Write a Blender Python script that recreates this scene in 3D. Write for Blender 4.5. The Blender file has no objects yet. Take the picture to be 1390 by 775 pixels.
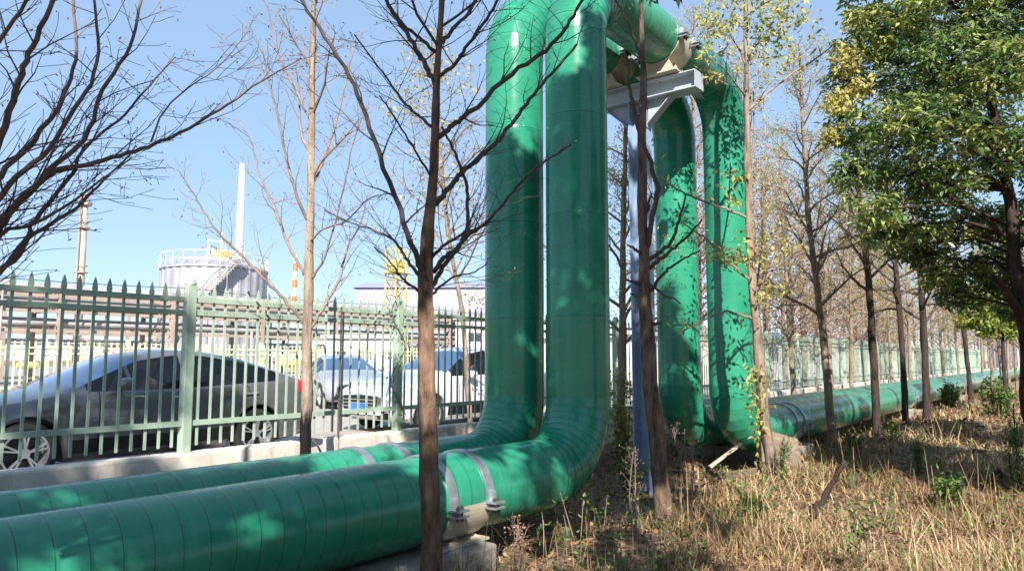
import bpy, math, random
import numpy as np
from mathutils import Vector, Matrix

sc = bpy.context.scene
COL = sc.collection
RAD = math.radians
PI = math.pi

# ------------------------------------------------------------------ camera
# world: +X runs along the pipelines, +Y across the fence, camera eye 1.6 m above the path
EYE = Vector((0, 0, 1.6))
YAW = math.atan(0.77)                      # view direction, turned from +X towards +Y
PITCH = math.atan(0.1)
FH = Vector((math.cos(YAW), math.sin(YAW), 0))
RT = Vector((math.sin(YAW), -math.cos(YAW), 0))
FW = FH * math.cos(PITCH) + Vector((0, 0, math.sin(PITCH)))
UP = Vector((0, 0, math.cos(PITCH))) - FH * math.sin(PITCH)
cam = bpy.data.cameras.new('camera')
cam.sensor_width = 36.0
cam.lens = 36.0 * 1000 / 1390
cam.clip_end = 3000
cam.clip_start = 0.05
co = bpy.data.objects.new('camera', cam)
COL.objects.link(co)
m = Matrix((RT, UP, -FW)).transposed().to_4x4()
m.translation = EYE
co.matrix_world = m
sc.camera = co


def at(px, py, D):
    """world point seen at photo pixel (px, py), D metres ahead on the ground plan"""
    a, b = (px - 695) / 1000, (387 - py) / 1000
    v = FW + RT * a + UP * b
    return EYE + v * (D / v.dot(FH))


# ------------------------------------------------------------------ light
SUN_AZ = RAD(219)                          # towards the sun, counter-clockwise from +X
SUN_EL = RAD(36)
sund = Vector((math.cos(SUN_AZ) * math.cos(SUN_EL), math.sin(SUN_AZ) * math.cos(SUN_EL), math.sin(SUN_EL)))
w = bpy.data.worlds.new('World')
sc.world = w
w.use_nodes = True
nt = w.node_tree
bgn = nt.nodes['Background']
sky = nt.nodes.new('ShaderNodeTexSky')
sky.sky_type = 'NISHITA'
sky.sun_disc = False
sky.sun_elevation = SUN_EL
sky.sun_rotation = PI / 2 - SUN_AZ
sky.altitude = 0
sky.air_density = 1.0
sky.dust_density = 0.0
sky.ozone_density = 2.0
hz = nt.nodes.new('ShaderNodeMix')
hz.data_type = 'RGBA'
hz.inputs[0].default_value = 0.6
hz.inputs[7].default_value = (2.9, 4.25, 6.25, 1)      # thin even haze veil over the clear sky
nt.links.new(sky.outputs[0], hz.inputs[6])
nt.links.new(hz.outputs[2], bgn.inputs[0])
bgn.inputs[1].default_value = 0.08
sl = bpy.data.lights.new('sun', 'SUN')
sl.energy = 5.0
sl.angle = RAD(0.45)
sl.color = (1.0, 0.955, 0.88)
so = bpy.data.objects.new('sun', sl)
COL.objects.link(so)
so.rotation_euler = (-sund).to_track_quat('-Z', 'Y').to_euler()
sc.view_settings.view_transform = 'Standard'
sc.view_settings.look = 'None'
sc.view_settings.exposure = 1.1
sc.view_settings.gamma = 1
sc.view_settings.use_curve_mapping = False
sc.cycles.max_bounces = 6
sc.cycles.transparent_max_bounces = 8


# ------------------------------------------------------------------ helpers
def tag(o, label=None, cat=None, group=None, kind=None):
    if label: o['label'] = label
    if cat: o['category'] = cat
    if group: o['group'] = group
    if kind: o['kind'] = kind
    return o


def empty(name, loc, label=None, cat=None, group=None, rz=0, parent=None):
    o = bpy.data.objects.new(name, None)
    COL.objects.link(o)
    o.location = loc
    o.rotation_euler = (0, 0, rz)
    o.empty_display_size = 0.2
    if parent: o.parent = parent
    return tag(o, label, cat, group)


class MB:
    """collects faces; build() links them as one mesh object"""
    def __init__(s):
        s.v, s.f, s.uv = [], [], None

    def add(s, vs, fs):
        n = len(s.v)
        s.v.extend(vs)
        s.f.extend([tuple(i + n for i in f) for f in fs])

    def box(s, x0, x1, y0, y1, z0, z1, M=None):
        vs = [Vector((x, y, z)) for x in (x0, x1) for y in (y0, y1) for z in (z0, z1)]
        if M is not None: vs = [M @ p for p in vs]
        s.add(vs, [(0, 1, 3, 2), (4, 6, 7, 5), (0, 4, 5, 1), (2, 3, 7, 6), (0, 2, 6, 4), (1, 5, 7, 3)])

    def bar(s, a, b, wd, dp=None, upv=(0, 0, 1)):
        a, b = Vector(a), Vector(b)
        dp = dp or wd
        d = (b - a).normalized()
        u = Vector(upv)
        if abs(d.dot(u)) > 0.98: u = Vector((1, 0, 0))
        x = d.cross(u).normalized() * wd / 2
        y = d.cross(x).normalized() * dp / 2
        vs = [p + i * x + j * y for p in (a, b) for i, j in ((-1, -1), (1, -1), (1, 1), (-1, 1))]
        s.add(vs, [(3, 2, 1, 0), (4, 5, 6, 7), (0, 1, 5, 4), (1, 2, 6, 5), (2, 3, 7, 6), (3, 0, 4, 7)])

    def tube(s, pts, rad, n=6, cap=True):
        pts = [Vector(p) for p in pts]
        if not hasattr(rad, '__len__'): rad = [rad] * len(pts)
        d0 = (pts[1] - pts[0]).normalized()
        u = d0.orthogonal().normalized()
        vs = []
        N = len(pts)
        for i, p in enumerate(pts):
            d = (pts[min(i + 1, N - 1)] - pts[max(i - 1, 0)])
            d = d.normalized() if d.length > 1e-9 else d0
            u = (u - d * u.dot(d))
            u = u.normalized() if u.length > 1e-6 else d.orthogonal().normalized()
            w2 = d.cross(u)
            r = rad[i]
            for k in range(n):
                t = 2 * PI * k / n
                vs.append(p + u * (r * math.cos(t)) + w2 * (r * math.sin(t)))
        fs = [(i * n + k, i * n + (k + 1) % n, (i + 1) * n + (k + 1) % n, (i + 1) * n + k)
              for i in range(N - 1) for k in range(n)]
        if cap:
            fs.append(tuple(range(n - 1, -1, -1)))
            fs.append(tuple(range((N - 1) * n, N * n)))
        s.add(vs, fs)

    def lathe(s, prof, n=32, c=(0, 0, 0)):
        vs = [Vector((c[0] + r * math.cos(2 * PI * k / n), c[1] + r * math.sin(2 * PI * k / n), c[2] + z))
              for r, z in prof for k in range(n)]
        fs = [(i * n + k, i * n + (k + 1) % n, (i + 1) * n + (k + 1) % n, (i + 1) * n + k)
              for i in range(len(prof) - 1) for k in range(n)]
        s.add(vs, fs)

    def prism(s, poly, y0, y1, M=None):
        """poly in (x,z), extruded along y"""
        n = len(poly)
        vs = [Vector((x, y, z)) for y in (y0, y1) for x, z in poly]
        if M is not None: vs = [M @ p for p in vs]
        s.add(vs, [tuple(range(n)), tuple(range(2 * n - 1, n - 1, -1))] +
              [(i, i + n, (i + 1) % n + n, (i + 1) % n) for i in range(n)])

    def build(s, name, mt, parent=None, smooth=False, bevel=0, loc=None):
        me = bpy.data.meshes.new(name)
        me.from_pydata([tuple(p) for p in s.v], [], s.f)
        if mt: me.materials.append(mt)
        if smooth:
            me.polygons.foreach_set('use_smooth', [True] * len(me.polygons))
        me.update()
        o = bpy.data.objects.new(name, me)
        COL.objects.link(o)
        if parent: o.parent = parent
        if loc: o.location = loc
        if bevel:
            b = o.modifiers.new('bevel', 'BEVEL')
            b.width = bevel
            b.segments = 2
            b.limit_method = 'ANGLE'
            b.harden_normals = False
        return o


def np_mesh(name, V, F, mt, parent=None, var=None, smooth=False):
    """V (n,3) float, F (m,k) int, var (m,) per-face tint value stored as attribute 'var'"""
    me = bpy.data.meshes.new(name)
    V = np.asarray(V, np.float32)
    F = np.asarray(F, np.int32)
    k = F.shape[1]
    me.vertices.add(len(V))
    me.vertices.foreach_set('co', V.ravel())
    me.loops.add(F.size)
    me.loops.foreach_set('vertex_index', F.ravel())
    me.polygons.add(len(F))
    me.polygons.foreach_set('loop_start', np.arange(0, F.size, k, dtype=np.int32))
    me.polygons.foreach_set('loop_total', np.full(len(F), k, np.int32))
    if var is not None:
        a = me.attributes.new('var', 'FLOAT', 'FACE')
        a.data.foreach_set('value', np.asarray(var, np.float32))
    me.materials.append(mt)
    me.update(calc_edges=True)
    if smooth:
        me.polygons.foreach_set('use_smooth', np.ones(len(F), bool))
    o = bpy.data.objects.new(name, me)
    COL.objects.link(o)
    if parent: o.parent = parent
    return o


def copy_tree(o, parent=None):
    c = o.copy()
    COL.objects.link(c)
    c.parent = parent
    for ch in list(o.children):
        copy_tree(ch, c)
    return c


# ------------------------------------------------------------------ materials
def new_mat(name):
    mt = bpy.data.materials.new(name)
    mt.use_nodes = True
    t = mt.node_tree
    return mt, t, t.nodes['Principled BSDF']


def N(t, kind, **kw):
    n = t.nodes.new(kind)
    for k, v in kw.items():
        if k.startswith('i_'):
            n.inputs[k[2:]].default_value = v
        else:
            setattr(n, k, v)
    return n


def math_node(t, op, a, b=None, c=None):
    n = t.nodes.new('ShaderNodeMath')
    n.operation = op
    for i, x in enumerate((a, b, c)):
        if x is None: continue
        if isinstance(x, (int, float)): n.inputs[i].default_value = x
        else: t.links.new(x, n.inputs[i])
    return n.outputs[0]


def ramp(t, fac, stops):
    r = t.nodes.new('ShaderNodeValToRGB')
    e = r.color_ramp.elements
    while len(e) < len(stops): e.new(0.5)
    for el, (p, c) in zip(e, stops):
        el.position = p
        el.color = (*c, 1) if len(c) == 3 else c
    t.links.new(fac, r.inputs[0])
    return r.outputs[0]


def noise_fac(t, scale, detail=6, rough=0.6, coord='Object', stretch=None):
    tc = t.nodes.new('ShaderNodeTexCoord')
    out = tc.outputs[coord]
    if stretch:
        mp = t.nodes.new('ShaderNodeMapping')
        mp.inputs['Scale'].default_value = stretch
        t.links.new(out, mp.inputs[0])
        out = mp.outputs[0]
    n = t.nodes.new('ShaderNodeTexNoise')
    n.inputs['Scale'].default_value = scale
    n.inputs['Detail'].default_value = detail
    n.inputs['Roughness'].default_value = rough
    t.links.new(out, n.inputs['Vector'])
    return n.outputs['Fac']


def bump(t, b, h, strength=0.4, dist=0.02):
    bn = t.nodes.new('ShaderNodeBump')
    bn.inputs['Strength'].default_value = strength
    bn.inputs['Distance'].default_value = dist
    t.links.new(h, bn.inputs['Height'])
    t.links.new(bn.outputs[0], b.inputs['Normal'])


def simple(name, c1, c2=None, rough=0.6, metal=0.0, scale=4, bmp=0.0, bscale=None, stretch=None, dist=0.01, lo=0.35, hi=0.68, coat=0):
    mt, t, b = new_mat(name)
    b.inputs['Roughness'].default_value = rough
    b.inputs['Metallic'].default_value = metal
    if coat:
        b.inputs['Coat Weight'].default_value = coat
        b.inputs['Coat Roughness'].default_value = 0.05
    if c2 is None:
        c2 = tuple(x * 0.75 for x in c1)
    f = noise_fac(t, scale, stretch=stretch)
    t.links.new(ramp(t, f, [(lo, c2), (hi, c1)]), b.inputs['Base Color'])
    if bmp:
        bump(t, b, noise_fac(t, bscale or scale * 6, stretch=stretch), bmp, dist)
    return mt


def leaf_mat(name, stops, trans=0.35, rough=0.45):
    mt, t, b = new_mat(name)
    at_ = N(t, 'ShaderNodeAttribute', attribute_name='var')
    colr = ramp(t, at_.outputs['Fac'], stops)
    t.links.new(colr, b.inputs['Base Color'])
    b.inputs['Roughness'].default_value = rough
    tr = t.nodes.new('ShaderNodeBsdfTranslucent')
    t.links.new(colr, tr.inputs[0])
    mx = t.nodes.new('ShaderNodeMixShader')
    mx.inputs[0].default_value = trans
    t.links.new(b.outputs[0], mx.inputs[1])
    t.links.new(tr.outputs[0], mx.inputs[2])
    t.links.new(mx.outputs[0], t.nodes['Material Output'].inputs[0])
    return mt


GREEN = (0.021, 0.228, 0.132)


def pipe_mat(name, pitch=None, spiral=0.0, line=0.022, scratch=0.0, green=GREEN, wob=0.0):
    """green glossy cladding paint; joints drawn where the metal laps overlap (uv u = metres along, v = round)"""
    mt, t, b = new_mat(name)
    f1 = noise_fac(t, 2.2, 8, 0.65)
    f2 = noise_fac(t, 30, 3, 0.6)
    g2 = tuple(x * 0.82 for x in green)
    g1 = (green[0] * 1.2 + 0.004, green[1] * 1.15, green[2] * 1.15)
    colr = ramp(t, f1, [(0.35, g2), (0.7, g1)])
    uvn = N(t, 'ShaderNodeUVMap', uv_map='UVMap')
    sep = t.nodes.new('ShaderNodeSeparateXYZ')
    t.links.new(uvn.outputs[0], sep.inputs[0])
    # dust lying on the paint, in streaks round the pipe
    mp = N(t, 'ShaderNodeMapping')
    mp.inputs['Scale'].default_value = (14, 3, 1)
    t.links.new(uvn.outputs[0], mp.inputs[0])
    dn = N(t, 'ShaderNodeTexNoise')
    dn.inputs['Scale'].default_value = 2.0
    dn.inputs['Detail'].default_value = 8
    t.links.new(mp.outputs[0], dn.inputs[0])
    dust = ramp(t, dn.outputs[0], [(0.5, (0, 0, 0)), (0.85, (1, 1, 1))])
    mx = N(t, 'ShaderNodeMix', data_type='RGBA')
    t.links.new(math_node(t, 'MULTIPLY', dust, 0.09 + scratch), mx.inputs[0])
    t.links.new(colr, mx.inputs[6])
    mx.inputs[7].default_value = (0.34, 0.48, 0.38, 1)
    last = mx.outputs[2]
    h = math_node(t, 'MULTIPLY', f2, 0.03)
    if pitch:
        u = math_node(t, 'DIVIDE', sep.outputs[0], pitch)
        u = math_node(t, 'ADD', u, math_node(t, 'MULTIPLY', sep.outputs[1], spiral))
        fr = math_node(t, 'FRACT', u)
        lo = math_node(t, 'LESS_THAN', fr, line / pitch * 0.25)
        md = N(t, 'ShaderNodeMix', data_type='RGBA')
        t.links.new(math_node(t, 'MULTIPLY', lo, 0.75), md.inputs[0])
        t.links.new(last, md.inputs[6])
        md.inputs[7].default_value = (0.004, 0.04, 0.03, 1)
        last = md.outputs[2]
        lip = math_node(t, 'SUBTRACT', 1.0, math_node(t, 'MINIMUM', math_node(t, 'MULTIPLY', fr, pitch / line), 1.0))
        h = math_node(t, 'ADD', h, lip)
    t.links.new(last, b.inputs['Base Color'])
    t.links.new(ramp(t, f1, [(0.3, (0.17,) * 3), (0.75, (0.34,) * 3)]), b.inputs['Roughness'])
    b.inputs['Coat Weight'].default_value = 0.12
    b.inputs['Coat Roughness'].default_value = 0.06
    b.inputs['Specular IOR Level'].default_value = 0.4
    dent = noise_fac(t, 3.2, 2, 0.5)
    h = math_node(t, 'ADD', h, math_node(t, 'MULTIPLY', dent, 1.1))
    bump(t, b, h, 0.4, 0.007)
    return mt


M = {}
M['run'] = pipe_mat('green_wrap_paint', 0.165, 1.0)
M['riser'] = pipe_mat('green_riser_paint', 1.12, 0.0, 0.02)
M['plain'] = pipe_mat('green_plain_run_paint', 0.62, 0.0, 0.015, scratch=.06)
M['elbow'] = pipe_mat('green_elbow_paint', None, 0, scratch=0.05)
M['top'] = pipe_mat('green_top_paint', 0.14, 1.0, scratch=0.3, green=(0.03, 0.24, 0.14))
M['strap'] = simple('galvanised_strap', (0.52, 0.54, 0.56), (0.33, 0.35, 0.38), 0.38, 0.75, scale=9, bmp=.15)
M['bolt'] = simple('dark_bolt', (0.12, 0.1, 0.09), (0.06, 0.05, 0.04), 0.6, 0.6)
M['saddle'] = simple('primer_saddle', (0.5, 0.45, 0.36), (0.34, 0.29, 0.21), 0.42, 0.1, scale=5, bmp=.2)
M['steel'] = simple('grey_painted_steel', (0.52, 0.56, 0.6), (0.4, 0.44, 0.48), 0.42, 0.0, scale=3, bmp=.1)
M['shade_blue_steel'] = simple('column_paint_with_shade', (0.3, 0.38, 0.5), (0.2, 0.28, 0.4), 0.4, 0.0, scale=3)  # the shaded recess's blue is mixed into the whole column's colour
M['concrete'] = simple('weathered_concrete', (0.36, 0.32, 0.27), (0.17, 0.15, 0.12), 0.9, scale=2.5, bmp=.5, bscale=25, dist=.02, lo=.3, hi=.7)
M['wall'] = simple('plinth_concrete', (0.72, 0.63, 0.54), (0.5, 0.45, 0.39), 0.9, scale=1.8, bmp=.45, bscale=30, dist=.015, lo=.3, hi=.7)
M['fence'] = simple('pale_green_fence_paint', (0.38, 0.47, 0.36), (0.27, 0.35, 0.27), 0.5, scale=5, bmp=.1)


def worn(name, c1, c2, dirt, lo, hi, scale, stretch, rough, bs=30, bd=.01):
    mt, t, b = new_mat(name)
    base = ramp(t, noise_fac(t, 3.5), [(.35, c2), (.68, c1)])
    f = noise_fac(t, scale, 8, .7, stretch=stretch)
    mx = N(t, 'ShaderNodeMix', data_type='RGBA')
    t.links.new(ramp(t, f, [(lo, (0, 0, 0)), (hi, (.85, .85, .85))]), mx.inputs[0])
    t.links.new(base, mx.inputs[6])
    mx.inputs[7].default_value = (*dirt, 1)
    t.links.new(mx.outputs[2], b.inputs['Base Color'])
    b.inputs['Roughness'].default_value = rough
    bump(t, b, noise_fac(t, bs, 6, .7), .5, bd)
    return mt


M['fence'] = worn('worn_pale_green_paint', (0.38, 0.47, 0.36), (0.27, 0.35, 0.27), (0.14, 0.1, 0.06), .6, .7, 14, None, .5, 60, .002)
M['wall'] = worn('stained_plinth_concrete', (0.72, 0.63, 0.54), (0.5, 0.45, 0.39), (0.2, 0.17, 0.14), .53, .75, 5, (1, 1, .22), .9)
M['steel'] = worn('worn_grey_steel_paint', (0.44, 0.48, 0.52), (0.34, 0.38, 0.42), (0.22, 0.13, 0.08), .6, .72, 7, (1, 1, .4), .45, 40, .003)
M['saddle'] = worn('stained_saddle_plate', (0.5, 0.45, 0.36), (0.36, 0.31, 0.23), (0.2, 0.1, 0.05), .58, .72, 9, (1, 1, .35), .42, 40, .003)
M['fence_far'] = simple('cream_green_fence_paint', (0.62, 0.68, 0.42), (0.5, 0.58, 0.36), 0.6, scale=2)
M['wire'] = simple('dark_wire', (0.1, 0.1, 0.1), None, 0.5, 0.5)
M['asphalt'] = simple('pale_road_concrete', (0.42, 0.37, 0.33), (0.3, 0.26, 0.235), 0.9, scale=1.5, bmp=.3, bscale=60)
M['white'] = simple('white_paint', (0.66, 0.66, 0.67), (0.5, 0.49, 0.49), 0.5, scale=1.2, stretch=(1, 1, .4))
M['yellow'] = simple('yellow_paint', (0.6, 0.5, 0.16), (0.45, 0.36, 0.12), 0.5, scale=2)
M['orange'] = simple('orange_paint', (0.75, 0.22, 0.06), (0.6, 0.15, 0.04), 0.5, scale=2)
M['plant_grey'] = simple('plant_pipe_grey', (0.46, 0.44, 0.42), (0.3, 0.27, 0.26), 0.5, 0.2, scale=.8)
M['plant_rust'] = simple('plant_brown_steel', (0.42, 0.33, 0.26), (0.3, 0.22, 0.18), 0.7, scale=.8)
M['tank'] = simple('tank_cladding', (0.42, 0.41, 0.44), (0.3, 0.285, 0.305), 0.4, 0.15, scale=.7)
M['lilac'] = simple('pale_lilac_cladding', (0.3, 0.3, 0.39), (0.25, 0.25, 0.33), 0.5, scale=.3)
M['pale_green'] = simple('pale_green_render', (0.6, 0.6, 0.56), (0.46, 0.47, 0.44), 0.7, scale=.4)
M['blue_roof'] = simple('blue_roof_sheet', (0.1, 0.3, 0.6), (0.08, 0.24, 0.5), 0.5, scale=.6)
M['dark_glass'] = simple('dark_window', (0.05, 0.06, 0.07), (0.03, 0.04, 0.05), 0.15, scale=.6)
M['bluewin'] = simple('blue_glazing', (0.03, 0.11, 0.3), (0.02, 0.07, 0.22), 0.08, scale=1)
M['tyre'] = simple('tyre_rubber', (0.02, 0.02, 0.02), (0.012, 0.012, 0.012), 0.8, scale=20)
M['rim'] = simple('alloy_rim', (0.7, 0.71, 0.72), (0.6, 0.6, 0.62), 0.25, 0.8, scale=6)
M['black'] = simple('black_trim', (0.012, 0.012, 0.013), (0.008, 0.008, 0.008), 0.35, scale=6)
M['red'] = simple('red_lamp', (0.75, 0.02, 0.02), (0.6, 0.01, 0.01), 0.15, scale=6, coat=.6)
M['lamp'] = simple('clear_lamp', (0.7, 0.73, 0.76), (0.5, 0.52, 0.55), 0.1, 0.3, scale=12, coat=.8)
M['plate'] = simple('blue_plate', (0.05, 0.2, 0.7), (0.04, 0.15, 0.6), 0.4, scale=3)
M['seat'] = simple('tan_seat', (0.5, 0.26, 0.2), (0.35, 0.18, 0.14), 0.7, scale=6)
M['redplastic'] = simple('red_plastic', (0.7, 0.12, 0.16), (0.6, 0.1, 0.12), 0.5)


def paint(name, c):
    mt, t, b = new_mat(name)
    f = noise_fac(t, 1.5, 4)
    t.links.new(ramp(t, f, [(0.3, tuple(x * .88 for x in c)), (0.7, c)]), b.inputs['Base Color'])
    b.inputs['Metallic'].default_value = 0.3
    b.inputs['Roughness'].default_value = 0.3
    b.inputs['Coat Weight'].default_value = 1.0
    b.inputs['Coat Roughness'].default_value = 0.03
    return mt


def car_glass():
    mt, t, b = new_mat('car_glass')
    b.inputs['Base Color'].default_value = (0.06, 0.07, 0.08, 1)
    b.inputs['Roughness'].default_value = 0.02
    b.inputs['IOR'].default_value = 1.6
    tr = t.nodes.new('ShaderNodeBsdfTransparent')
    tr.inputs[0].default_value = (0.7, 0.73, 0.75, 1)
    gl = t.nodes.new('ShaderNodeBsdfGlossy')
    gl.inputs['Roughness'].default_value = 0.02
    fr = t.nodes.new('ShaderNodeFresnel')
    fr.inputs[0].default_value = 1.7
    mx = t.nodes.new('ShaderNodeMixShader')
    t.links.new(fr.outputs[0], mx.inputs[0])
    t.links.new(tr.outputs[0], mx.inputs[1])
    t.links.new(gl.outputs[0], mx.inputs[2])
    t.links.new(mx.outputs[0], t.nodes['Material Output'].inputs[0])
    return mt


M['glass'] = car_glass()
M['screen'] = simple('windscreen_with_painted_sky', (0.13, 0.24, 0.42), (0.1, 0.2, 0.36), 0.03, 0.7, scale=1, coat=1)  # blue sky reflection is put into the base colour


def bark_mat(name, light, dark, stain_z=None):
    mt, t, b = new_mat(name)
    f = noise_fac(t, 16, 8, 0.75, stretch=(1, 1, 0.25))
    f2 = noise_fac(t, 2.2, 4, 0.6)
    c = ramp(t, f, [(0.34, dark), (0.66, light)])
    mx = N(t, 'ShaderNodeMix', data_type='RGBA')
    t.links.new(ramp(t, f2, [(0.5, (0, 0, 0)), (0.72, (0.6, 0.6, 0.6))]), mx.inputs[0])
    t.links.new(c, mx.inputs[6])
    mx.inputs[7].default_value = (*[x * 1.25 for x in light], 1)
    last = mx.outputs[2]
    if stain_z is not None:
        tc = t.nodes.new('ShaderNodeTexCoord')
        sp = t.nodes.new('ShaderNodeSeparateXYZ')
        t.links.new(tc.outputs['Object'], sp.inputs[0])
        z = math_node(t, 'ADD', sp.outputs[2], math_node(t, 'MULTIPLY', f, 0.5))
        lt = ramp(t, math_node(t, 'DIVIDE', z, 3.0), [((stain_z + .22) / 3.0, (1, 1, 1)), ((stain_z + .34) / 3.0, (0, 0, 0))])
        m2 = N(t, 'ShaderNodeMix', data_type='RGBA')
        t.links.new(lt, m2.inputs[0])
        t.links.new(last, m2.inputs[6])
        m2.inputs[7].default_value = (0.014, 0.012, 0.012, 1)
        last = m2.outputs[2]
    t.links.new(last, b.inputs['Base Color'])
    b.inputs['Roughness'].default_value = 0.95
    b.inputs['Specular IOR Level'].default_value = 0.15
    bump(t, b, f, 0.9, 0.025)
    return mt


M['bark'] = bark_mat('brown_bark', (0.27, 0.17, 0.115), (0.04, 0.024, 0.018))
M['bark_rough'] = bark_mat('rough_brown_bark', (0.24, 0.16, 0.115), (0.035, 0.024, 0.018))
M['bark_dark'] = bark_mat('dark_bark', (0.07, 0.05, 0.04), (0.022, 0.016, 0.013))
M['bark_pale'] = bark_mat('pale_bark', (0.4, 0.31, 0.235), (0.16, 0.115, 0.085), stain_z=1.25)
M['bark_tan'] = bark_mat('tan_bark', (0.35, 0.265, 0.2), (0.1, 0.07, 0.052))
M['twig'] = simple('dark_twig', (0.11, 0.075, 0.06), (0.06, 0.04, 0.035), 0.9, scale=8)
M['twig_tan'] = simple('tan_twig', (0.3, 0.22, 0.17), (0.17, 0.12, 0.095), 0.9, scale=8)
M['leaf_ever'] = leaf_mat('evergreen_leaf', [(0, (0.045, 0.1, 0.035)), (.3, (0.11, 0.2, 0.065)), (.6, (0.28, 0.36, 0.11)), (1, (0.55, 0.53, 0.17))], .38, .22)
M['leaf_shade'] = leaf_mat('broad_evergreen_leaf', [(0, (0.016, 0.05, 0.012)), (.5, (0.035, 0.1, 0.02)), (1, (0.1, 0.17, 0.03))], .12, .4)
M['leaf_yellowgreen'] = leaf_mat('yellow_green_leaf', [(0, (0.1, 0.17, 0.035)), (.5, (0.26, 0.31, 0.06)), (1, (0.48, 0.45, 0.1))], .4, .5)
M['leaf_yellow'] = leaf_mat('autumn_leaf', [(0, (0.16, 0.2, 0.06)), (.35, (0.44, 0.42, 0.1)), (.75, (0.58, 0.44, 0.18)), (1, (0.5, 0.28, 0.16))], .4, .6)
M['leaf_brown'] = leaf_mat('withered_leaf', [(0, (0.3, 0.2, 0.13)), (.5, (0.42, 0.25, 0.17)), (1, (0.32, 0.14, 0.1))], .3, .8)
M['straw'] = leaf_mat('dry_straw', [(0, (0.08, 0.045, 0.024)), (.35, (0.24, 0.14, 0.07)), (.7, (0.46, 0.3, 0.155)), (1, (0.7, 0.54, 0.34))], .2, .8)
M['weed'] = leaf_mat('green_weed', [(0, (0.03, 0.07, 0.015)), (.5, (0.09, 0.15, 0.03)), (1, (0.2, 0.26, 0.06))], .35, .6)
M['litter'] = leaf_mat('leaf_litter', [(0, (0.05, 0.028, 0.016)), (.5, (0.22, 0.11, 0.055)), (1, (0.45, 0.27, 0.14))], .1, .85)


def ground_mat():
    mt, t, b = new_mat('soil_and_litter')
    f = noise_fac(t, 1.3, 10, 0.7)
    f2 = noise_fac(t, 22, 8, 0.75)
    f3 = noise_fac(t, 0.35, 5, 0.6)
    c = ramp(t, f2, [(0.3, (0.06, 0.04, 0.025)), (0.5, (0.19, 0.125, 0.075)), (0.72, (0.36, 0.26, 0.16))])
    mx = N(t, 'ShaderNodeMix', data_type='RGBA')
    t.links.new(ramp(t, f, [(0.45, (0, 0, 0)), (0.62, (.8, .8, .8))]), mx.inputs[0])
    t.links.new(c, mx.inputs[6])
    mx.inputs[7].default_value = (0.34, 0.235, 0.14, 1)
    mx2 = N(t, 'ShaderNodeMix', data_type='RGBA')
    t.links.new(ramp(t, f3, [(0.5, (0, 0, 0)), (0.7, (.6, .6, .6))]), mx2.inputs[0])
    t.links.new(mx.outputs[2], mx2.inputs[6])
    mx2.inputs[7].default_value = (0.1, 0.12, 0.045, 1)
    t.links.new(mx2.outputs[2], b.inputs['Base Color'])
    b.inputs['Roughness'].default_value = 0.95
    bump(t, b, f2, 0.8, 0.05)
    return mt


M['soil'] = ground_mat()


# ------------------------------------------------------------------ ground
rs = np.random.RandomState(5)


def sstep(a, b, x):
    t = np.clip((x - a) / (b - a), 0, 1)
    return t * t * (3 - 2 * t)


def gz(X, Y):
    X = np.asarray(X, float)
    Y = np.asarray(Y, float)
    near = 1 - sstep(60, 110, np.hypot(X, Y))
    z = 0.05 * np.sin(X * 1.1 + 0.6 * np.sin(Y * 1.7)) * np.cos(Y * 1.3) + 0.025 * np.sin(X * 3.1 + Y * 2.3) + 0.02 * np.sin(X * 6.3 - Y * 5.1)
    z = z * near
    ditch = sstep(3.55, 4.1, Y) * (1 - sstep(6.0, 6.6, Y))
    z = z * (1 - .5 * ditch) - 0.2 * ditch * near
    # pit beside the support and the spoil heap next to it
    z = z - 0.22 * np.exp(-((X - 5.35) / .55) ** 2 - ((Y - 3.95) / .5) ** 2)
    z = z + 0.2 * np.exp(-((X - 5.15) / .7) ** 2 - ((Y - 3.1) / .3) ** 2)
    z = z - 0.12 * np.exp(-((X - 11.3) / 1.3) ** 2 - ((Y - 4.5) / .8) ** 2)
    z = z + 0.15 * np.exp(-((X - 11.0) / .7) ** 2 - ((Y - 3.75) / .3) ** 2)
    rise = sstep(6.5, 6.95, Y)
    z = z * (1 - rise) + 0.27 * rise * near
    return z


def axis(fine0, fine1, step, far):
    a = list(np.arange(fine0, fine1, step))
    s = step
    x = a[-1]
    while x < far:
        s *= 1.25
        x += s
        a.append(x)
    s = step
    x = a[0]
    while x > -far:
        s *= 1.25
        x -= s
        a.insert(0, x)
    return np.array(a)


ax_, ay_ = axis(-3, 26, .12, 900), axis(-5, 8, .1, 900)
GX, GY = np.meshgrid(ax_, ay_, indexing='ij')
GZ = gz(GX, GY)
V = np.stack([GX, GY, GZ], -1).reshape(-1, 3)
nx, ny = GX.shape
I = np.arange(nx * ny).reshape(nx, ny)
F = np.stack([I[:-1, :-1], I[1:, :-1], I[1:, 1:], I[:-1, 1:]], -1).reshape(-1, 4)
tag(np_mesh('ground', V, F, M['soil'], smooth=True), kind='structure', label='brown soil under the trees with leaf litter')

r = MB()
r.box(-60, 240, 7.02, 29.0, 0.1, 0.284)
tag(r.build('road', M['asphalt']), kind='structure')
r = MB()
r.box(-60, 240, 31.0, 160.0, 0.05, 0.3)
tag(r.build('yard', simple('yard_concrete', (0.34, 0.31, 0.28), (0.26, 0.24, 0.22), .9, scale=.3)), kind='structure')

# ------------------------------------------------------------------ pipelines
R_PIPE = 0.35
Z0 = 1.6 - 1.157
ZT = 6.02
XA, XB = 6.93, 11.43
ER = 0.75


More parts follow.
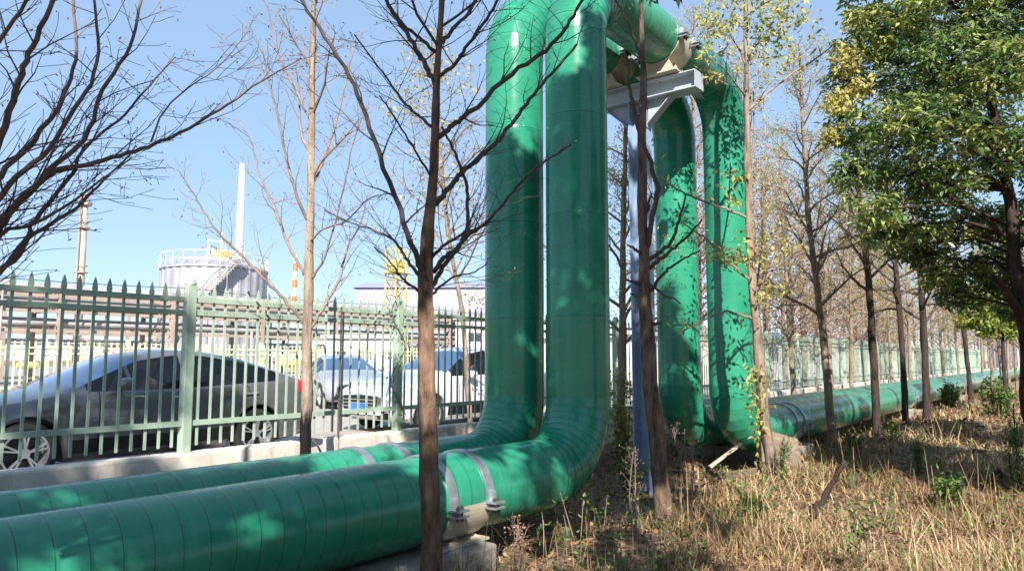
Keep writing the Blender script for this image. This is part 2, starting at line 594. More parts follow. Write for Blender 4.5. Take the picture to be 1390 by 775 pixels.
def sweep(rings, name, mt, parent, u0=0.0, joined=True, n=72, lip=0.0):
    """rings: list of (centre, normal-frame (a,b), radius); uv u = metres along"""
    V, F, UV = [], [], []
    u = u0
    us = [u0]
    for i in range(1, len(rings)):
        u += (rings[i][0] - rings[i - 1][0]).length
        us.append(u)

    def ring(i, rr):
        c, a, b = rings[i]
        return [c + a * (rr * math.cos(2 * PI * k / n)) + b * (rr * math.sin(2 * PI * k / n)) for k in range(n)]
    for i in range(len(rings) - 1):
        base = len(V)
        if joined and i > 0:
            base -= n
            V += ring(i + 1, R_PIPE)
        else:
            V += ring(i, R_PIPE + lip)
            V += ring(i + 1, R_PIPE)
        for k in range(n):
            k2 = (k + 1) % n
            F.append((base + k, base + k2, base + n + k2, base + n + k))
            UV += [(us[i], k / n), (us[i], (k + 1) / n), (us[i + 1], (k + 1) / n), (us[i + 1], k / n)]
    me = bpy.data.meshes.new(name)
    me.from_pydata([tuple(p) for p in V], [], F)
    uvl = me.uv_layers.new(name='UVMap')
    uvl.data.foreach_set('uv', np.array(UV, np.float32).ravel())
    me.materials.append(mt)
    me.polygons.foreach_set('use_smooth', [True] * len(F))
    me.update()
    o = bpy.data.objects.new(name, me)
    COL.objects.link(o)
    o.parent = parent
    return o


EX, EY, EZ = Vector((1, 0, 0)), Vector((0, 1, 0)), Vector((0, 0, 1))


def straight(p, q, name, mt, parent, u0=0):
    d = (q - p).normalized()
    b = d.cross(EY).normalized()
    k = max(1, int((q - p).length / 2))
    return sweep([(p + (q - p) * (i / k), EY, b) for i in range(k + 1)], name, mt, parent, u0)


def elbow(c, a0, a1, name, mt, parent, gores=9):
    """arc in the XZ plane about c from angle a0 to a1"""
    rg = []
    for i in range(gores + 1):
        t = a0 + (a1 - a0) * i / gores
        rad = Vector((math.cos(t), 0, math.sin(t)))
        rg.append((c + rad * ER, EY, rad * (1 if a1 > a0 else -1)))
    return sweep(rg, name, mt, parent, joined=False, lip=.0035)


def clamp_mesh(x, Yc, zc, parent, gap=0.0):
    """one strap round the pipe with bolted lugs at the sides"""
    s = MB()
    n = 40
    prof = []
    for k in range(n + 1):
        t = -0.12 + (PI + .24) * k / n
        prof.append(t)
    ro, ri, h = R_PIPE + .018, R_PIPE + .002, 0.045
    vs = []
    for t in prof:
        for rr, xx in ((ro, x - h), (ro, x + h), (ri, x + h), (ri, x - h)):
            vs.append(Vector((xx, Yc + rr * math.cos(t), zc + rr * math.sin(t))))
    fs = []
    for k in range(n):
        for j in range(4):
            fs.append((k * 4 + j, k * 4 + (j + 1) % 4, k * 4 + 4 + (j + 1) % 4, k * 4 + 4 + j))
    s.add(vs, fs)
    for sy in (-1, 1):
        y0, y1 = Yc + sy * (R_PIPE - .01), Yc + sy * (R_PIPE + .12)
        for dz in (-.04, -.085):
            s.box(x - h - .02, x + h + .02, min(y0, y1), max(y0, y1), zc + dz - .008, zc + dz + .008)
        s.box(x - .005, x + .005, min(Yc + sy * (R_PIPE + .005), Yc + sy * (R_PIPE + .07)), max(Yc + sy * (R_PIPE + .005), Yc + sy * (R_PIPE + .07)), zc - .03, zc + .06)
    o = s.build('strap', M['strap'], parent)
    for sy in (-1, 1):
        for sx in (-.025, .025):
            b = MB()
            c = Vector((x + sx, Yc + sy * (R_PIPE + .075), zc))
            b.tube([c + Vector((0, 0, -.13)), c + Vector((0, 0, 0))], .009, 6)
            b.tube([c + Vector((0, 0, -.032)), c + Vector((0, 0, -.014))], .017, 6)
            b.tube([c + Vector((0, 0, -.115)), c + Vector((0, 0, -.097))], .017, 6)
            b.build('bolt', M['bolt'], o)
    return o


def saddle_mesh(x0, x1, Yc, zc, parent, foot):
    """curved cradle plate under the pipe, standing on ribs and a base plate"""
    s = MB()
    n = 28
    ro, ri = R_PIPE + .014, R_PIPE + .003
    vs, fs = [], []
    for k in range(n + 1):
        t = PI + .1 + (PI - .2) * k / n
        for rr, xx in ((ro, x0), (ro, x1), (ri, x1), (ri, x0)):
            vs.append(Vector((xx, Yc + rr * math.cos(t), zc + rr * math.sin(t))))
    for k in range(n):
        for j in range(4):
            fs.append((k * 4 + j, k * 4 + (j + 1) % 4, k * 4 + 4 + (j + 1) % 4, k * 4 + 4 + j))
    s.add(vs, fs)
    zb = zc - R_PIPE - foot
    s.box(x0 - .03, x1 + .03, Yc - .3, Yc + .3, zb, zb + .02)
    for xx in (x0 + .03, (x0 + x1) / 2, x1 - .03):
        s.prism([(-.26, zb + .02), (.26, zb + .02), (.17, zc - R_PIPE * .87 - .02), (-.17, zc - R_PIPE * .87 - .02)], -.006, .006,
                Matrix.Translation((xx, Yc, 0)) @ Matrix.Rotation(PI / 2, 4, 'Z'))
    return s.build('saddle', M['saddle'], parent)


def pipeline(Yc, label):
    root = empty('pipeline', (XA, Yc, 0), label, 'pipeline', 'twin green pipelines')
    inv = Matrix.Translation((-XA, -Yc, 0))

    def V3(x, z): return Vector((x - XA, 0, z))
    straight(V3(-14, Z0), V3(4.99, Z0), 'pipe_run', M['run'], root)
    straight(V3(4.99, Z0), V3(XA - ER, Z0), 'pipe_run', M['plain'], root, u0=.35)
    elbow(V3(XA - ER, Z0 + ER), -PI / 2, 0, 'elbow', M['elbow'], root)
    straight(V3(XA, Z0 + ER), V3(XA, ZT - ER), 'riser', M['riser'], root, u0=.25)
    elbow(V3(XA + ER, ZT - ER), PI, PI / 2, 'elbow', M['elbow'], root)
    straight(V3(XA + ER, ZT), V3(XB - ER, ZT), 'overhead_run', M['top'], root)
    elbow(V3(XB - ER, ZT - ER), PI / 2, 0, 'elbow', M['elbow'], root)
    straight(V3(XB, ZT - ER), V3(XB, Z0 + ER), 'riser', M['riser'], root, u0=.4)
    elbow(V3(XB + ER, Z0 + ER), PI, 1.5 * PI, 'elbow', M['elbow'], root)
    straight(V3(XB + ER, Z0), V3(95, Z0), 'pipe_run', M['run'], root)
    for x0, x1 in ((4.5, 4.96), (13.6, 14.05), (25.1, 25.55), (36.6, 37.05), (48.1, 48.55), (-7, -6.55)):
        clamp_mesh(x0 - XA, 0, Z0, root)
        clamp_mesh(x1 - XA, 0, Z0, root)
        saddle_mesh(x0 - .03 - XA, x1 + .03 - XA, 0, Z0, root, .02)
    for x in (9.02, 9.42):
        clamp_mesh(x - XA, 0, ZT, root)
    saddle_mesh(8.99 - XA, 9.45 - XA, 0, ZT, root, .17)
    return root


pipeline(4.41, 'nearer of two thick green pipelines, its loop rising right of the other')
pipeline(5.30, 'farther green pipeline, on the fence side, its near riser left of the other')

# concrete plinths
for i, (x0, x1, lab) in enumerate((
        (3.0, 4.98, 'pale concrete plinth under the near pipes behind the dark foreground trunk'),
        (12.9, 14.3, 'concrete plinth under the pipes just past the far risers'),
        (24.8, 25.9, 'concrete plinth under the distant pipes, first one after the loop'),
        (36.3, 37.4, 'farthest visible concrete plinth under the distant pipes'))):
    s = MB()
    s.box(x0, x1, 3.98, 6.0, -.5, .068)
    o = s.build('concrete_plinth', M['concrete'], bevel=.03)
    tag(o, lab, 'concrete plinth', 'concrete supports under the pipes')
# broken slab and offcut under the far elbows
s = MB()
s.box(-.5, .5, -.3, .3, -.07, .07)
M['slab'] = simple('dirty_slab', (0.24, 0.18, 0.13), (0.13, 0.095, 0.07), .95, scale=6, bmp=.5)
o = s.build('broken_slab', M['slab'], bevel=.015)
o.location = at(1058, 614, 11.6); o.rotation_euler = (RAD(18), RAD(-24), RAD(20))
tag(o, 'tilted broken concrete slab right of the far pipe elbows', 'concrete slab')
s = MB()
s.box(-.45, .45, -.25, .25, -.1, .1)
o = s.build('broken_slab', M['slab'], bevel=.02)
o.location = Vector((11.6, 4.15, -.22)); o.rotation_euler = (RAD(8), RAD(14), RAD(70))
tag(o, 'grey concrete chunk half buried below the far pipe elbows', 'concrete slab')
s = MB()
s.bar((-.3, 0, 0), (.3, 0, .0), .06, .03)
o = s.build('timber_offcut', simple('raw_wood', (0.66, 0.56, 0.4), (0.5, 0.4, 0.27), .8))
o.location = at(985, 617, 10.9); o.rotation_euler = (0, RAD(-32), RAD(-40))
tag(o, 'pale timber offcut leaning under the far elbows', 'timber')

# ------------------------------------------------------------------ steel frame carrying the overhead run
fr = empty('pipe_support_frame', (9.22, 4.8, 0), 'grey steel T-shaped frame carrying the overhead pipes on one column', 'steel frame')
s = MB()
zb = ZT - R_PIPE - .17 - .012 - .245
b0, b1 = -.9, .95
s.box(-.14, .14, b0, b1, zb + .23, zb + .245)
s.box(-.14, .14, b0, b1, zb, zb + .015)
s.box(-.006, .006, b0, b1, zb + .015, zb + .23)
s.box(-.137, .137, b0 - .012, b0, zb + .003, zb + .242)
s.box(-.137, .137, b1, b1 + .012, zb + .003, zb + .242)
s.build('cross_beam', M['steel'], fr)
c_ = MB()
c_.box(-.12, .12, -.12, -.105, -.22, zb - .002)
c_.box(-.12, .12, .105, .12, -.22, zb - .002)
c_.box(-.006, .006, -.105, .105, -.22, zb - .002)
c_.build('column', M['shade_blue_steel'], fr)
for sy in (-1, 1):
    g = MB()
    g.prism([(sy * .142, zb - .004), (sy * .52, zb - .004), (sy * .142, zb - .34)][::sy], -.008, .008, Matrix.Rotation(PI / 2, 4, 'Z'))
    g.bar((0, sy * .52, zb - .012), (0, sy * .15, zb - .35), .012, .16, (1, 0, 0))
    g.build('bracket', M['steel'], fr)
g = MB()
g.box(-.25, .25, -.25, .25, -.235, -.21)
g.build('base_plate', M['shade_blue_steel'], fr)

# ------------------------------------------------------------------ fence on its plinth wall
FY = 6.8


def seg_wall(x0, x1, lab):
    s = MB()
    s.box(x0, x1, FY - .1, FY + .1, -.3, .725)
    o = s.build('plinth_wall', M['wall'], bevel=.025)
    tag(o, lab, 'low wall', 'low concrete wall under the fence')


seg_wall(-14, 5.0, 'low concrete wall below the fence beside the grey sedan')
seg_wall(5.42, 8.02, 'short sunlit length of low concrete wall in front of the white car')
seg_wall(8.3, 95, 'long low concrete wall below the fence behind the risers and trees')

fence = empty('metal_fence', (3.73, FY, .72), 'pale green spear topped metal fence on the low wall in front of the cars', 'fence')
PITCHX = 2.75
zt1, zt2, zlo, ztip = 1.6 + .571 - .72, 1.6 + .445 - .72, 1.6 - .604 - .72, 1.6 + .715 - .72
NP = 22


def picket(mb, x, rng):
    hw, ht = .012, .006
    jx = rng.uniform(-.004, .004)
    z0, z1 = .06, ztip - .2
    mb.box(x - hw + jx, x + hw + jx, -ht, ht, z0, z1)
    prof = [(-.012, z1), (.012, z1), (.010, z1 + .05), (.024, z1 + .1), (.015, z1 + .16), (0, ztip + .005), (-.015, z1 + .16), (-.024, z1 + .1), (-.011, z1 + .05)]
    mb.prism([(x + a + jx, z) for a, z in prof], -.005, .005)


rng = random.Random(3)
pan = MB()
for k in range(1, NP):
    picket(pan, k * PITCHX / NP, rng)
pan0 = pan.build('picket_panel', M['fence'], fence)
rail0s = []
for zz, hh in ((zt1, .045), (zt2, .045), (zlo, .05)):
    s = MB()
    s.box(.045, PITCHX - .045, -.03, -.0075, zz - hh / 2, zz + hh / 2)
    rail0s.append(s.build('rail', M['fence'], pan0))
po = MB()
po.box(-.047, .047, -.047, .047, 0.004, ztip + .0)
po.lathe([(.0, ztip + .075), (.035, ztip + .055), (.052, ztip + .02), (.056, ztip), (.0, ztip)], 20)
post0 = po.build('post', M['fence'], fence, bevel=.008)
for k in range(-4, 26):
    if k != 0:
        p = copy_tree(pan0, fence); p.location = (k * PITCHX, 0, 0)
        p = post0.copy(); COL.objects.link(p); p.parent = fence; p.location = (k * PITCHX, 0, 0)
s = MB()
for k in range(-4, 26):
    pts = []
    for q in range(9):
        t = q / 8
        pts.append((k * PITCHX + t * PITCHX, .02, ztip - .03 - .035 * 4 * t * (1 - t)))
    s.tube(pts, .004, 4)
s.build('top_wire', M['wire'], fence)

# far fence across the road
ff = empty('far_fence', (-10, 30, .3), 'cream green picket fence across the road at the plant edge', 'fence')
s = MB()
for k in range(330):
    s.box(k * .22 - .03, k * .22 + .03, -.012, .012, 0.03, 1.95)
s.build('picket_panel', M['fence_far'], ff)
s = MB()
for zz in (.3, 1.5, 1.72):
    s.box(-.1, 72.6, -.04, -.014, zz - .03, zz + .03)
s.build('rail', M['fence_far'], ff)
s = MB()
for k in range(0, 25):
    s.box(k * 3 - .07, k * 3 + .07, .014, .12, 0.0, 2.05)
s.build('post', M['fence_far'], ff)

# ------------------------------------------------------------------ cars
def smooth_interp(xs, ctrl):
    cx, cy = zip(*ctrl)
    y = np.interp(xs, cx, cy)
    k = np.array([1, 2, 3, 4, 3, 2, 1], float); k /= k.sum()
    yp = np.pad(y, 3, mode='edge')
    return np.convolve(yp, k, 'valid')


def car(label, loc, rz, body_mat, L=4.75, W=1.84, belt=None, roof=None, glass_x=None, wheels=(0.92, 3.68), grille=True, plate=None, group='cars parked behind the fence', spokes=5):
    """x runs from the nose (0) to the tail (L)"""
    root = empty('parked_car', loc, label, 'car', group, rz)
    n = 120
    xs = np.linspace(0, L, n)
    hw = W / 2
    belt = belt or [(0, .60), (.12, .70), (.5, .80), (1.1, .90), (1.5, .95), (2.6, .955), (3.6, 1.0), (4.3, 1.03), (4.6, 1.0), (L, .88)]
    roof = roof or [(0, .62), (.12, .73), (.5, .84), (1.1, .94), (1.35, .99), (1.75, 1.18), (2.15, 1.36), (2.6, 1.43), (3.0, 1.425), (3.5, 1.35), (4.0, 1.2), (4.35, 1.08), (4.6, 1.03), (L, .9)]
    gx0, gx1, rx0, rx1, fx0, fx1 = glass_x or (1.5, 4.05, 1.4, 2.12, 3.3, 4.15)
    zb_ = smooth_interp(xs, belt)
    zr_ = np.maximum(smooth_interp(xs, roof), zb_ + .01)
    w_ = smooth_interp(xs, [(0, hw * .66), (.1, hw * .8), (.35, hw * .93), (.9, hw), (3.7, hw), (4.4, hw * .95), (4.62, hw * .86), (L, hw * .74)])
    low = smooth_interp(xs, [(0, .36), (.15, .22), (.6, .19), (4.1, .2), (4.6, .28), (L, .42)])
    gh = np.clip((zr_ - zb_ - .03) / .35, 0, 1)
    rw = np.zeros((n, 12, 2))
    for i in range(n):
        x, wd, zb, zr, z0 = xs[i], w_[i], zb_[i], zr_[i], low[i]
        arch = 0
        for xc in wheels:
            d = abs(x - xc)
            if d < .385: arch = .33 + math.sqrt(.385 ** 2 - d * d)
        wr = wd * .955 * (1 - gh[i]) * .93 + gh[i] * (hw * .66)
        mid = z0 + (zb - z0) * .5
        pts = [(0, z0), (wd * .88, z0), (wd * .965, z0 + .09), (wd * .995, z0 + (zb - z0) * .32), (wd, mid), (wd * .992, zb - .16), (wd * .962, zb - .035), (wd * .925, zb),
               None, (wr, zr - .03 - .035 * gh[i]), (wr * .82, zr - .004), (0, zr + .018)]
        a, c = pts[7], pts[9]
        pts[8] = ((a[0] + c[0]) / 2 + .02 * gh[i], (a[1] + c[1]) / 2)
        for j, (y, z) in enumerate(pts):
            if arch and 1 <= j <= 6: z = max(z, arch + (j - 4) * .003 if z < arch else z)
            if arch and j == 0: z = max(z, .45)
            rw[i, j] = (y, z)
    P = np.zeros((n, 23, 3))
    P[:, :12, 0] = xs[:, None]
    P[:, :12, 1] = rw[:, :, 0]
    P[:, :12, 2] = rw[:, :, 1]
    P[:, 12:, 0] = xs[:, None]
    P[:, 12:, 1] = -rw[:, 10::-1, 0]
    P[:, 12:, 2] = rw[:, 10::-1, 1]
    V = [Vector(p) for p in P.reshape(-1, 3)]
    body, side, wind, rear, head, tail, dark = [], [], [], [], [], [], []
    K = 23
    for i in range(n - 1):
        x = (xs[i] + xs[i + 1]) / 2
        for j in range(K - 1):
            f = (i * K + j, i * K + j + 1, (i + 1) * K + j + 1, (i + 1) * K + j)
            jj = j if j < 11 else 21 - j
            tgt = body
            tall = gh[i] > .18
            if jj in (7, 8) and gx0 < x < gx1 and tall and abs(x - (gx0 + .52)) > .03 and abs(x - 2.72) > .045: tgt = side
            if jj in (9, 10) and rx0 < x < rx1: tgt = wind
            if jj in (9, 10) and fx0 < x < fx1: tgt = rear
            if jj in (5,) and .1 < x < .52: tgt = head
            if jj in (5, 6) and L - .38 < x < L - .02: tgt = tail
            if jj in (0, 1) and not (0.05 < x < L - .05): tgt = dark
            if jj == 2 and 1.35 < x < L - 1.4: tgt = dark
            tgt.append(f)

    def sub(faces, name, mt, parent, sm=True):
        idx = sorted({i for f in faces for i in f})
        mp = {k: q for q, k in enumerate(idx)}
        s = MB()
        s.add([V[i] for i in idx], [tuple(mp[i] for i in f) for f in faces])
        return s.build(name, mt, parent, sm)
    def sub_each(faces, name, mt, parent):
        left = list(faces)
        while left:
            grp, edge = [left.pop(0)], None
            seen = set(grp[0])
            moved = True
            while moved:
                moved = False
                for f in left[:]:
                    if len(seen.intersection(f)) >= 2:
                        grp.append(f); seen.update(f); left.remove(f); moved = True
            sub(grp, name, mt, parent)
    body.append(tuple(range(K)))
    body.append(tuple((n - 1) * K + k for k in range(K - 1, -1, -1)))
    bo = sub(body, 'body', body_mat, root)
    sub_each(side, 'side_window', M['glass'], root)
    sub(wind, 'windshield', M['screen'], root)
    sub(rear, 'rear_window', M['glass'], root)
    sub_each(dark, 'lower_trim', M['black'], root)
    for nm, fs, mt in (('headlight', head, M['lamp']), ('taillight', tail, M['red'])):
        for sgn in (1, -1):
            ff_ = [f for f in fs if sum(V[i].y for i in f) * sgn > 0]
            sub(ff_, nm, mt, root)
    # interior
    s = MB()
    s.box(1.2, 4.1, -hw * .86, hw * .86, .42, .5)
    s.build('cabin_floor', M['black'], root)
    for x, y in ((2.25, .36), (2.25, -.36), (3.2, .36), (3.2, -.36)):
        s = MB()
        s.bar((x + .1, y, .5), (x + .35, y, 1.02), .46, .13, (0, 1, 0))
        s.bar((x + .36, y, 1.04), (x + .4, y, 1.2), .22, .09, (0, 1, 0))
        s.box(x - .35, x + .15, y - .24, y + .24, .5, .66)
        s.build('seat', M['seat'], root, bevel=.03)
    # wheels
    for xc in wheels:
        for sgn in (1, -1):
            yo = sgn * (hw - .015)
            wh = empty('wheel', (xc, yo, .33), parent=root)
            s = MB()
            tr = [(-.21, .2), (-.2, .3), (-.17, .325), (-.04, .328), (-.012, .305), (0, .26), (-.008, .232), (-.03, .225)]
            nn = 40
            vs = [Vector((rr * math.cos(2 * PI * k / nn), sgn * y, rr * math.sin(2 * PI * k / nn))) for y, rr in tr for k in range(nn)]
            s.add(vs, [(a * nn + k, a * nn + (k + 1) % nn, (a + 1) * nn + (k + 1) % nn, (a + 1) * nn + k) for a in range(len(tr) - 1) for k in range(nn)])
            s.build('tyre', M['tyre'], wh, True)
            s = MB()
            tr = [(-.03, .231), (-.004, .231), (-.004, .212), (-.06, .2), (-.12, .19)]
            vs = [Vector((rr * math.cos(2 * PI * k / nn), sgn * y, rr * math.sin(2 * PI * k / nn))) for y, rr in tr for k in range(nn)]
            s.add(vs, [(a * nn + k, a * nn + (k + 1) % nn, (a + 1) * nn + (k + 1) % nn, (a + 1) * nn + k) for a in range(len(tr) - 1) for k in range(nn)])
            for q in range(spokes):
                for dl in (-.13, .13):
                    t = 2 * PI * q / spokes + .3
                    a = Vector((.04 * math.cos(t), sgn * -.02, .04 * math.sin(t)))
                    b = Vector((.215 * math.cos(t + dl), sgn * -.012, .215 * math.sin(t + dl)))
                    s.bar(a, b, .018, .03, (0, 1, 0))
            s.tube([(0, sgn * -.05, 0), (0, sgn * -.006, 0)], .05, 14)
            s.build('rim', M['rim'], wh)
            s = MB()
            s.tube([(0, sgn * -.13, 0), (0, sgn * -.1, 0)], .19, 24)
            s.build('brake_disc', M['black'], wh)
    # mirrors, handles, door gaps
    for sgn in (1, -1):
        s = MB()
        s.lathe([(0, -.1), (.06, -.085), (.09, -.03), (.085, .04), (.05, .075), (0, .08)], 16)
        mm = Matrix.Translation((gx0 + .38, sgn * (hw + .09), 1.04)) @ Matrix.Diagonal((1.0, 1.25, .8, 1))
        s.v = [mm @ p for p in s.v]
        s.bar((gx0 + .38, sgn * (hw - .09), .96), (gx0 + .38, sgn * (hw + .05), 1.0), .05, .03)
        s.build('wing_mirror', body_mat, root, True)
        for x in (2.45, 3.45):
            s = MB()
            s.bar((x, sgn * (hw + .012), .86), (x + .2, sgn * (hw + .012), .87), .022, .02)
            s.build('door_handle', M['rim'], root)
        for x in (1.62, 2.72, 3.62):
            s = MB()
            i = int(round(x / L * (n - 1)))
            s.tube([(xs[i] + (.06 * (4 - j) if x > 3 else 0), sgn * (rw[i, j, 0] + .001), rw[i, j, 1]) for j in (2, 3, 4, 5, 6, 7)], .006, 4)
            s.build('door_gap', M['black'], root)
    if grille:
        s = MB()
        s.box(-.02, .05, -.46, .46, .42, .66)
        g = s.build('grille', M['black'], root, bevel=.02)
        s = MB()
        for zz in (.48, .54, .6):
            s.box(-.03, -.018, -.44, .44, zz - .006, zz + .006)
        s.build('grille_bar', M['rim'], g)
        for sgn in (1, -1):
            s = MB()
            s.box(.04, .2, sgn * .55 - .13, sgn * .55 + .13, .26, .38)
            s.build('fog_lamp_intake', M['black'], root, bevel=.02)
    if plate:
        s = MB()
        s.box(-.042, -.032, -.22, .22, .4, .53)
        s.build('number_plate', plate, root)
    return root


P_grey = paint('graphite_car_paint', (0.13, 0.125, 0.13))
P_white = paint('white_car_paint', (0.78, 0.78, 0.8))
P_silver = paint('silver_car_paint', (0.42, 0.42, 0.47))
ZR = .284
car('dark grey sedan parked side-on close behind the fence', (2.2, 9.75, ZR), 0, P_grey)
car('white car with blue number plate parked nose-left behind the grey sedan', (8.95, 10.35, ZR), RAD(-2), P_white, L=4.8, W=1.86, plate=M['plate'],
    roof=[(0, .64), (.12, .76), (.5, .9), (1.1, 1.0), (1.3, 1.04), (1.7, 1.26), (2.1, 1.47), (2.6, 1.56), (3.3, 1.56), (4.0, 1.45), (4.5, 1.2), (4.8, .95)],
    belt=[(0, .62), (.12, .74), (.5, .86), (1.1, .96), (1.5, 1.0), (4.3, 1.05), (4.8, .9)])
car('silver car seen between the trunk and the fence post, beyond the white car', (13.0, 15.0, ZR), RAD(62), P_silver, plate=M['plate'])

# ------------------------------------------------------------------ the plant beyond
BG = 0.3
# tank
tc_ = at(287, 487, 60)
tank = empty('storage_tank', (tc_.x, tc_.y, BG), 'round ribbed storage tank with railed roof and zigzag stair', 'tank')
s = MB()
RT_ = 4.05
n = 120
H = 8.4
vs = []
for z in (0, H):
    for k in range(n):
        rr = RT_ + (.05 if k % 4 < 2 else -.02)
        vs.append(Vector((rr * math.cos(2 * PI * k / n), rr * math.sin(2 * PI * k / n), z)))
s.add(vs, [(k, (k + 1) % n, n + (k + 1) % n, n + k) for k in range(n)])
s.build('shell', M['tank'], tank)
s = MB()
s.lathe([(RT_ + .12, H), (RT_ + .12, H + .12), (RT_ * .6, H + .9), (RT_ * .25, H + 1.3), (.5, H + 1.45), (.5, H + 2.0), (0, H + 2.05)], 48)
s.lathe([(RT_ + .0, H + .0), (RT_ + .12, H)], 48)
s.build('roof', M['tank'], tank)
s = MB()
for k in range(28):
    t = 2 * PI * k / 28
    c, sn = math.cos(t), math.sin(t)
    s.tube([((RT_ + .1) * c, (RT_ + .1) * sn, H + .1), ((RT_ + .1) * c, (RT_ + .1) * sn, H + 1.25)], .035, 4)
for zz in (.65, 1.25):
    s.tube([((RT_ + .1) * math.cos(2 * PI * k / 48), (RT_ + .1) * math.sin(2 * PI * k / 48), H + zz) for k in range(49)], .03, 4)
s.build('roof_railing', M['white'], tank)
s = MB()
a0, a1 = RAD(195), RAD(262)
for k in range(34):
    t = a0 + (a1 - a0) * k / 33
    z = 2.2 + (H - 1.6) * k / 33
    c, sn = math.cos(t), math.sin(t)
    s.bar(((RT_ + .1) * c, (RT_ + .1) * sn, z), ((RT_ + .95) * c, (RT_ + .95) * sn, z), .28, .05)
    if k % 3 == 0:
        s.bar(((RT_ + .95) * c, (RT_ + .95) * sn, z), ((RT_ + .95) * c, (RT_ + .95) * sn, z + 1.05), .05)
        s.bar(((RT_ + .95) * c, (RT_ + .95) * sn, 0), ((RT_ + .95) * c, (RT_ + .95) * sn, z), .05) if k % 9 == 0 else None
for dz in (0, .55, 1.05):
    s.tube([((RT_ + .95) * math.cos(a0 + (a1 - a0) * k / 33), (RT_ + .95) * math.sin(a0 + (a1 - a0) * k / 33), 2.2 + (H - 1.6) * k / 33 + dz) for k in range(34)], .04, 4)
s.build('stair', M['plant_grey'], tank)
s = MB()
for x, y, h in ((-.9, -.4, 2.6), (-.2, -1.2, 3.1), (.7, .3, 2.4), (.3, -.9, 2.2), (-1.3, -1.3, 1.9)):
    s.tube([(x, y, H + .8), (x, y, H + h)], .07, 6)
s.bar((-1.3, -1.3, H + 1.9), (.7, .3, H + 2.0), .1)
s.bar((-.9, -.4, H + 2.5), (.3, -.9, H + 2.4), .06)
s.build('roof_pipework', M['white'], tank)
s = MB()
s.box(-.9, .1, -2.2, -1.3, H + .75, H + 1.5)
s.build('roof_hatch', M['yellow'], tank, bevel=.05)


def stack(px, ybot, ytop, D, w0, w1, mt, label, cat='chimney', name='chimney', extra=None):
    base = at(px, 487, D)
    root = empty(name, (base.x, base.y, BG), label, cat)
    h = at(px, ytop, D).z - BG
    k = D / 1000
    s = MB()
    s.tube([(0, 0, 0), (0, 0, h * .5), (0, 0, h)], [w0 * k / 2, (w0 + w1) / 2 * k / 2, w1 * k / 2], 20)
    s.build('shaft', mt, root, True)
    return root, h, k


stack(319, 350, 222, 95, 17, 7, M['white'], 'tall tapering white chimney rising behind the tank')
r_, h_, k_ = stack(103, 400, 262, 70, 12, 8, simple('buff_steel', (0.5, 0.42, 0.34), (0.36, 0.28, 0.22), .6, scale=1), 'slim steel mast with small platforms at far left', 'mast', 'steel_mast')
s = MB()
for f in (.55, .8, .93):
    s.lathe([(.25, f * h_), (.6, f * h_), (.6, f * h_ + .08), (.25, f * h_ + .08)], 12)
    s.tube([(.55 * math.cos(2 * PI * q / 12), .55 * math.sin(2 * PI * q / 12), f * h_ + .7) for q in range(13)], .03, 4)
s.tube([(-.5, -.3, 0), (-.5, -.3, h_ * .98)], .07, 6)
s.build('platform', M['plant_rust'], r_)
# orange and white banded stack
base = at(397, 487, 85)
root = empty('banded_mast', (base.x, base.y, BG), 'thin orange and white banded mast right of the tank', 'mast')
h = at(397, 346, 85).z - BG
for q in range(14):
    s = MB()
    s.lathe([(.28, h * q / 14), (.28, h * (q + 1) / 14)] + ([(0, h)] if q == 13 else []), 14)
    s.build('white_band' if q % 2 else 'orange_band', M['white'] if q % 2 else M['orange'], root)


def lattice(px, ytop, D, wid, mt, label):
    base = at(px, 487, D)
    root = empty('lattice_tower', (base.x, base.y, BG), label, 'tower')
    h = at(px, ytop, D).z - BG
    s = MB()
    hw = wid / 2
    nb = int(h / wid)
    for x in (-hw, hw):
        for y in (-hw, hw):
            s.bar((x, y, 0), (x, y, h), .13)
    for q in range(nb):
        z0, z1 = h * q / nb, h * (q + 1) / nb
        for (a, b) in (((-hw, -hw), (hw, -hw)), ((hw, -hw), (hw, hw)), ((hw, hw), (-hw, hw)), ((-hw, hw), (-hw, -hw))):
            s.bar((*a, z0), (*b, z1), .08)
            s.bar((*a, z1), (*b, z1), .08)
    s.build('frame', mt, root)
    s = MB()
    s.box(-hw - .3, hw + .5, -hw - .3, hw + .3, h * .8, h * .8 + .12)
    s.box(-hw * .7, hw * .7, -hw * .7, hw * .7, h * .8 + .12, h * .8 + 1.3)
    s.build('platform', mt, root)


lattice(536, 338, 75, 1.5, M['yellow'], 'yellow lattice tower standing left of the main trunk')

